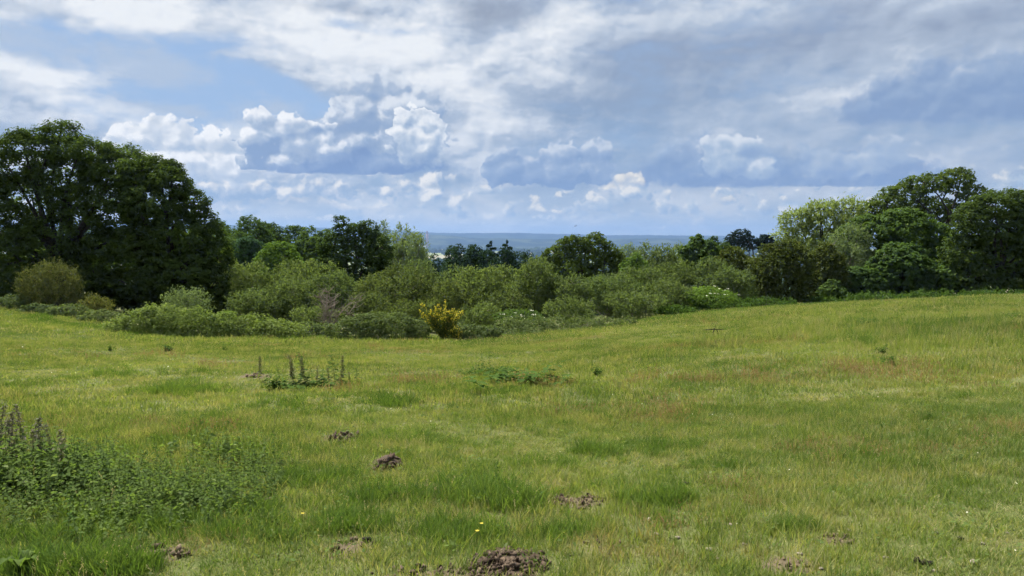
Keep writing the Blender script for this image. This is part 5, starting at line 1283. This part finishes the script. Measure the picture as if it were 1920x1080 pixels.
# buttercups and daisies
def buttercup(px, py, top, label):
    rng = np.random.default_rng(px)
    x, y, z = on_ground(px, py); h = (py - top) / FPX * y
    o = empty('buttercup', (x, y, z)); tag(o, label, 'flower', 'buttercups in the near grass')
    V, F = tube(bend(rng, (0, 0, 0), (0.01, 0, h), 5, 0.04), np.linspace(0.0022, 0.0015, 5), 3)
    link('stem', mesh_np('stem', V, F, M['nettle'], {'tint': np.full(len(V), 0.6)}), parent=o)
    for k in range(5):
        a = k * 1.2566; d = np.array([math.cos(a), math.sin(a), 0.35])
        Vp, Fp = leaf_quads((np.array([0.01, 0, h]) + d * 0.007)[None], (d * 0.0075)[None], np.array([[-d[1], d[0], 0]]) * 0.0065)
        link('petal', mesh_np('petal', Vp, Fp, M['yellow'], {'tint': np.full(4, 1.0)}), parent=o)
for px, py, top, lab in ((900, 1020, 980, 'yellow buttercup in front of the large tuft, upper of two'), (892, 1030, 994, 'yellow buttercup in front of the large tuft, lower of two'), (565, 985, 962, 'yellow buttercup right of the nettle bed'), (445, 962, 942, 'yellow buttercup at the front of the nettle bed, left of two'), (458, 964, 945, 'yellow buttercup at the front of the nettle bed, right of two')):
    buttercup(px, py, top, lab)
def daisies():
    rng = np.random.default_rng(91)
    c = bpy.data.collections.new('daisy')
    a = np.arange(9) * 2 * np.pi / 9
    V = np.concatenate([[(0, 0, 0.052)], np.stack([np.cos(a) * 0.011, np.sin(a) * 0.011, np.full(9, 0.05)], -1)]); F = np.array([(0, 1 + i, 1 + (i + 1) % 9) for i in range(9)])
    c.objects.link(bpy.data.objects.new('daisy_0', mesh_np('daisy', V, F, M['white'], {'tint': np.ones(10)})))
    pts = []
    for cx, cy, rx, ry, n in ((1350, 782, 40, 4, 12), (1175, 752, 40, 6, 12), (1180, 728, 40, 8, 16), (1750, 710, 120, 20, 13), (1800, 760, 140, 30, 13), (1550, 800, 200, 40, 10), (600, 790, 60, 14, 12), (110, 775, 120, 8, 12), (1500, 900, 300, 60, 10), (700, 760, 300, 40, 30), (1850, 900, 100, 80, 8), (300, 700, 250, 30, 24)):
        for _ in range(n): pts.append(on_ground(cx + rng.normal(0, rx), cy + rng.normal(0, ry)))
    P = np.array(pts); n = len(P); s = rng.uniform(0.7, 1.2, n) * np.clip(P[:, 1] / 14, 0.5, 1.2)
    scatter('daisies', 'tiny white daisies dotted through the field', 'daisies', c, P, rng.uniform(0, 6.28, n), np.stack([s, s, s], -1), rng.normal(0, 0.3, (n, 2)))
daisies()
# fallen branch on the far right slope
def branch():
    rng = np.random.default_rng(12)
    x, y, z = on_ground(1340, 628)
    o = empty('fallen_branch', (x, y, z), 0.1); tag(o, 'dark fallen branch propped in the grass on the far slope', 'branch')
    w = 19 / FPX * y
    link('limb', mesh_np('limb', *tube([(-w, 0, 0.14), (-w * 0.5, 0.02, 0.15), (0, 0, 0.16), (w * 0.5, 0.03, 0.14), (w * 0.95, 0, 0.15)], [0.010, 0.014, 0.016, 0.012, 0.007], 6), M['bark'], smooth=True), parent=o)
    link('fork', mesh_np('fork', *tube([(0.0, 0, 0.18), (-0.03, 0.02, 0.08), (-0.06, 0, -0.05)], [0.012, 0.014, 0.014], 6), M['bark'], smooth=True), parent=o)
    link('fork', mesh_np('fork', *tube([(0.05, 0, 0.15), (0.10, 0.02, 0.06), (0.16, 0.01, -0.05)], [0.008, 0.01, 0.01], 6), M['bark'], smooth=True), parent=o)
    link('twig', mesh_np('twig', *tube([(0.0, 0, 0.16), (0.02, 0.02, 0.24), (0.03, 0.0, 0.30)], [0.006, 0.005, 0.003], 5), M['bark'], smooth=True), parent=o)
branch()
# bird in flight over the valley
def bird():
    y = 190.0; x = side(1079, y); z = height_at(424, y)
    m = rough_mat('dark_feathers', (0.02, 0.02, 0.022), (0.05, 0.05, 0.055), 8.0)
    bm = bmesh.new()
    u = np.linspace(0, 1, 9); rad = 0.075 * np.sin(np.clip(u * 0.96 + 0.04, 0, 1) * np.pi) ** 0.7; rad[-2:] = (0.03, 0.045)
    V, F = tube(np.stack([u * 0.42 - 0.2, np.zeros(9), 0.02 * np.sin(u * 3)], -1), rad, 8)
    parts = [(V, F)]
    for s in (-1, 1):
        w = np.linspace(0, 1, 6)
        span = np.stack([-0.03 + 0.10 * w ** 2, s * w * 0.50, 0.02 + 0.20 * w - 0.10 * w * w], -1)
        ch = 0.20 * (1 - 0.72 * w ** 1.6)
        fr, bk = span - np.stack([ch * 0.4, ch * 0, ch * 0], -1), span + np.stack([ch * 0.6, ch * 0, -ch * 0.05], -1)
        Vw = np.concatenate([fr + (0, 0, 0.012), bk + (0, 0, 0.004), bk - (0, 0, 0.004), fr - (0, 0, 0.006)]); k = np.arange(5)
        parts.append((Vw, np.concatenate([np.stack([i * 6 + k, i * 6 + k + 1, ((i + 1) % 4) * 6 + k + 1, ((i + 1) % 4) * 6 + k], -1) for i in range(4)])))
    Vb, Fb = merge(parts); bm.free()
    o = link('bird', mesh_np('bird', Vb, Fb, m, smooth=True)); o.location = (x, y, z); o.rotation_euler = (R(-28), R(8), R(60))
    tag(o, 'small dark bird in flight above the dark rounded oak', 'bird')
bird()

# ------------------------------------------------------------------ the air over the valley
def haze():
    V, F = box(-14500, 14500, -80, 14200, -90, 235)
    m, nt = new_mat('haze_air')
    v = nt.nodes.new('ShaderNodeVolumePrincipled')
    v.inputs['Color'].default_value = (0.25, 0.41, 0.72, 1); v.inputs['Density'].default_value = 1.0e-4
    v.inputs['Anisotropy'].default_value = 0.2
    v.inputs['Density Attribute'].default_value = ''
    v.inputs['Temperature Attribute'].default_value = ''
    o = nt.nodes.new('ShaderNodeOutputMaterial'); nt.links.new(v.outputs[0], o.inputs['Volume'])
    tag(link('haze', mesh_np('haze', V, F, m)), kind='stuff')
haze()
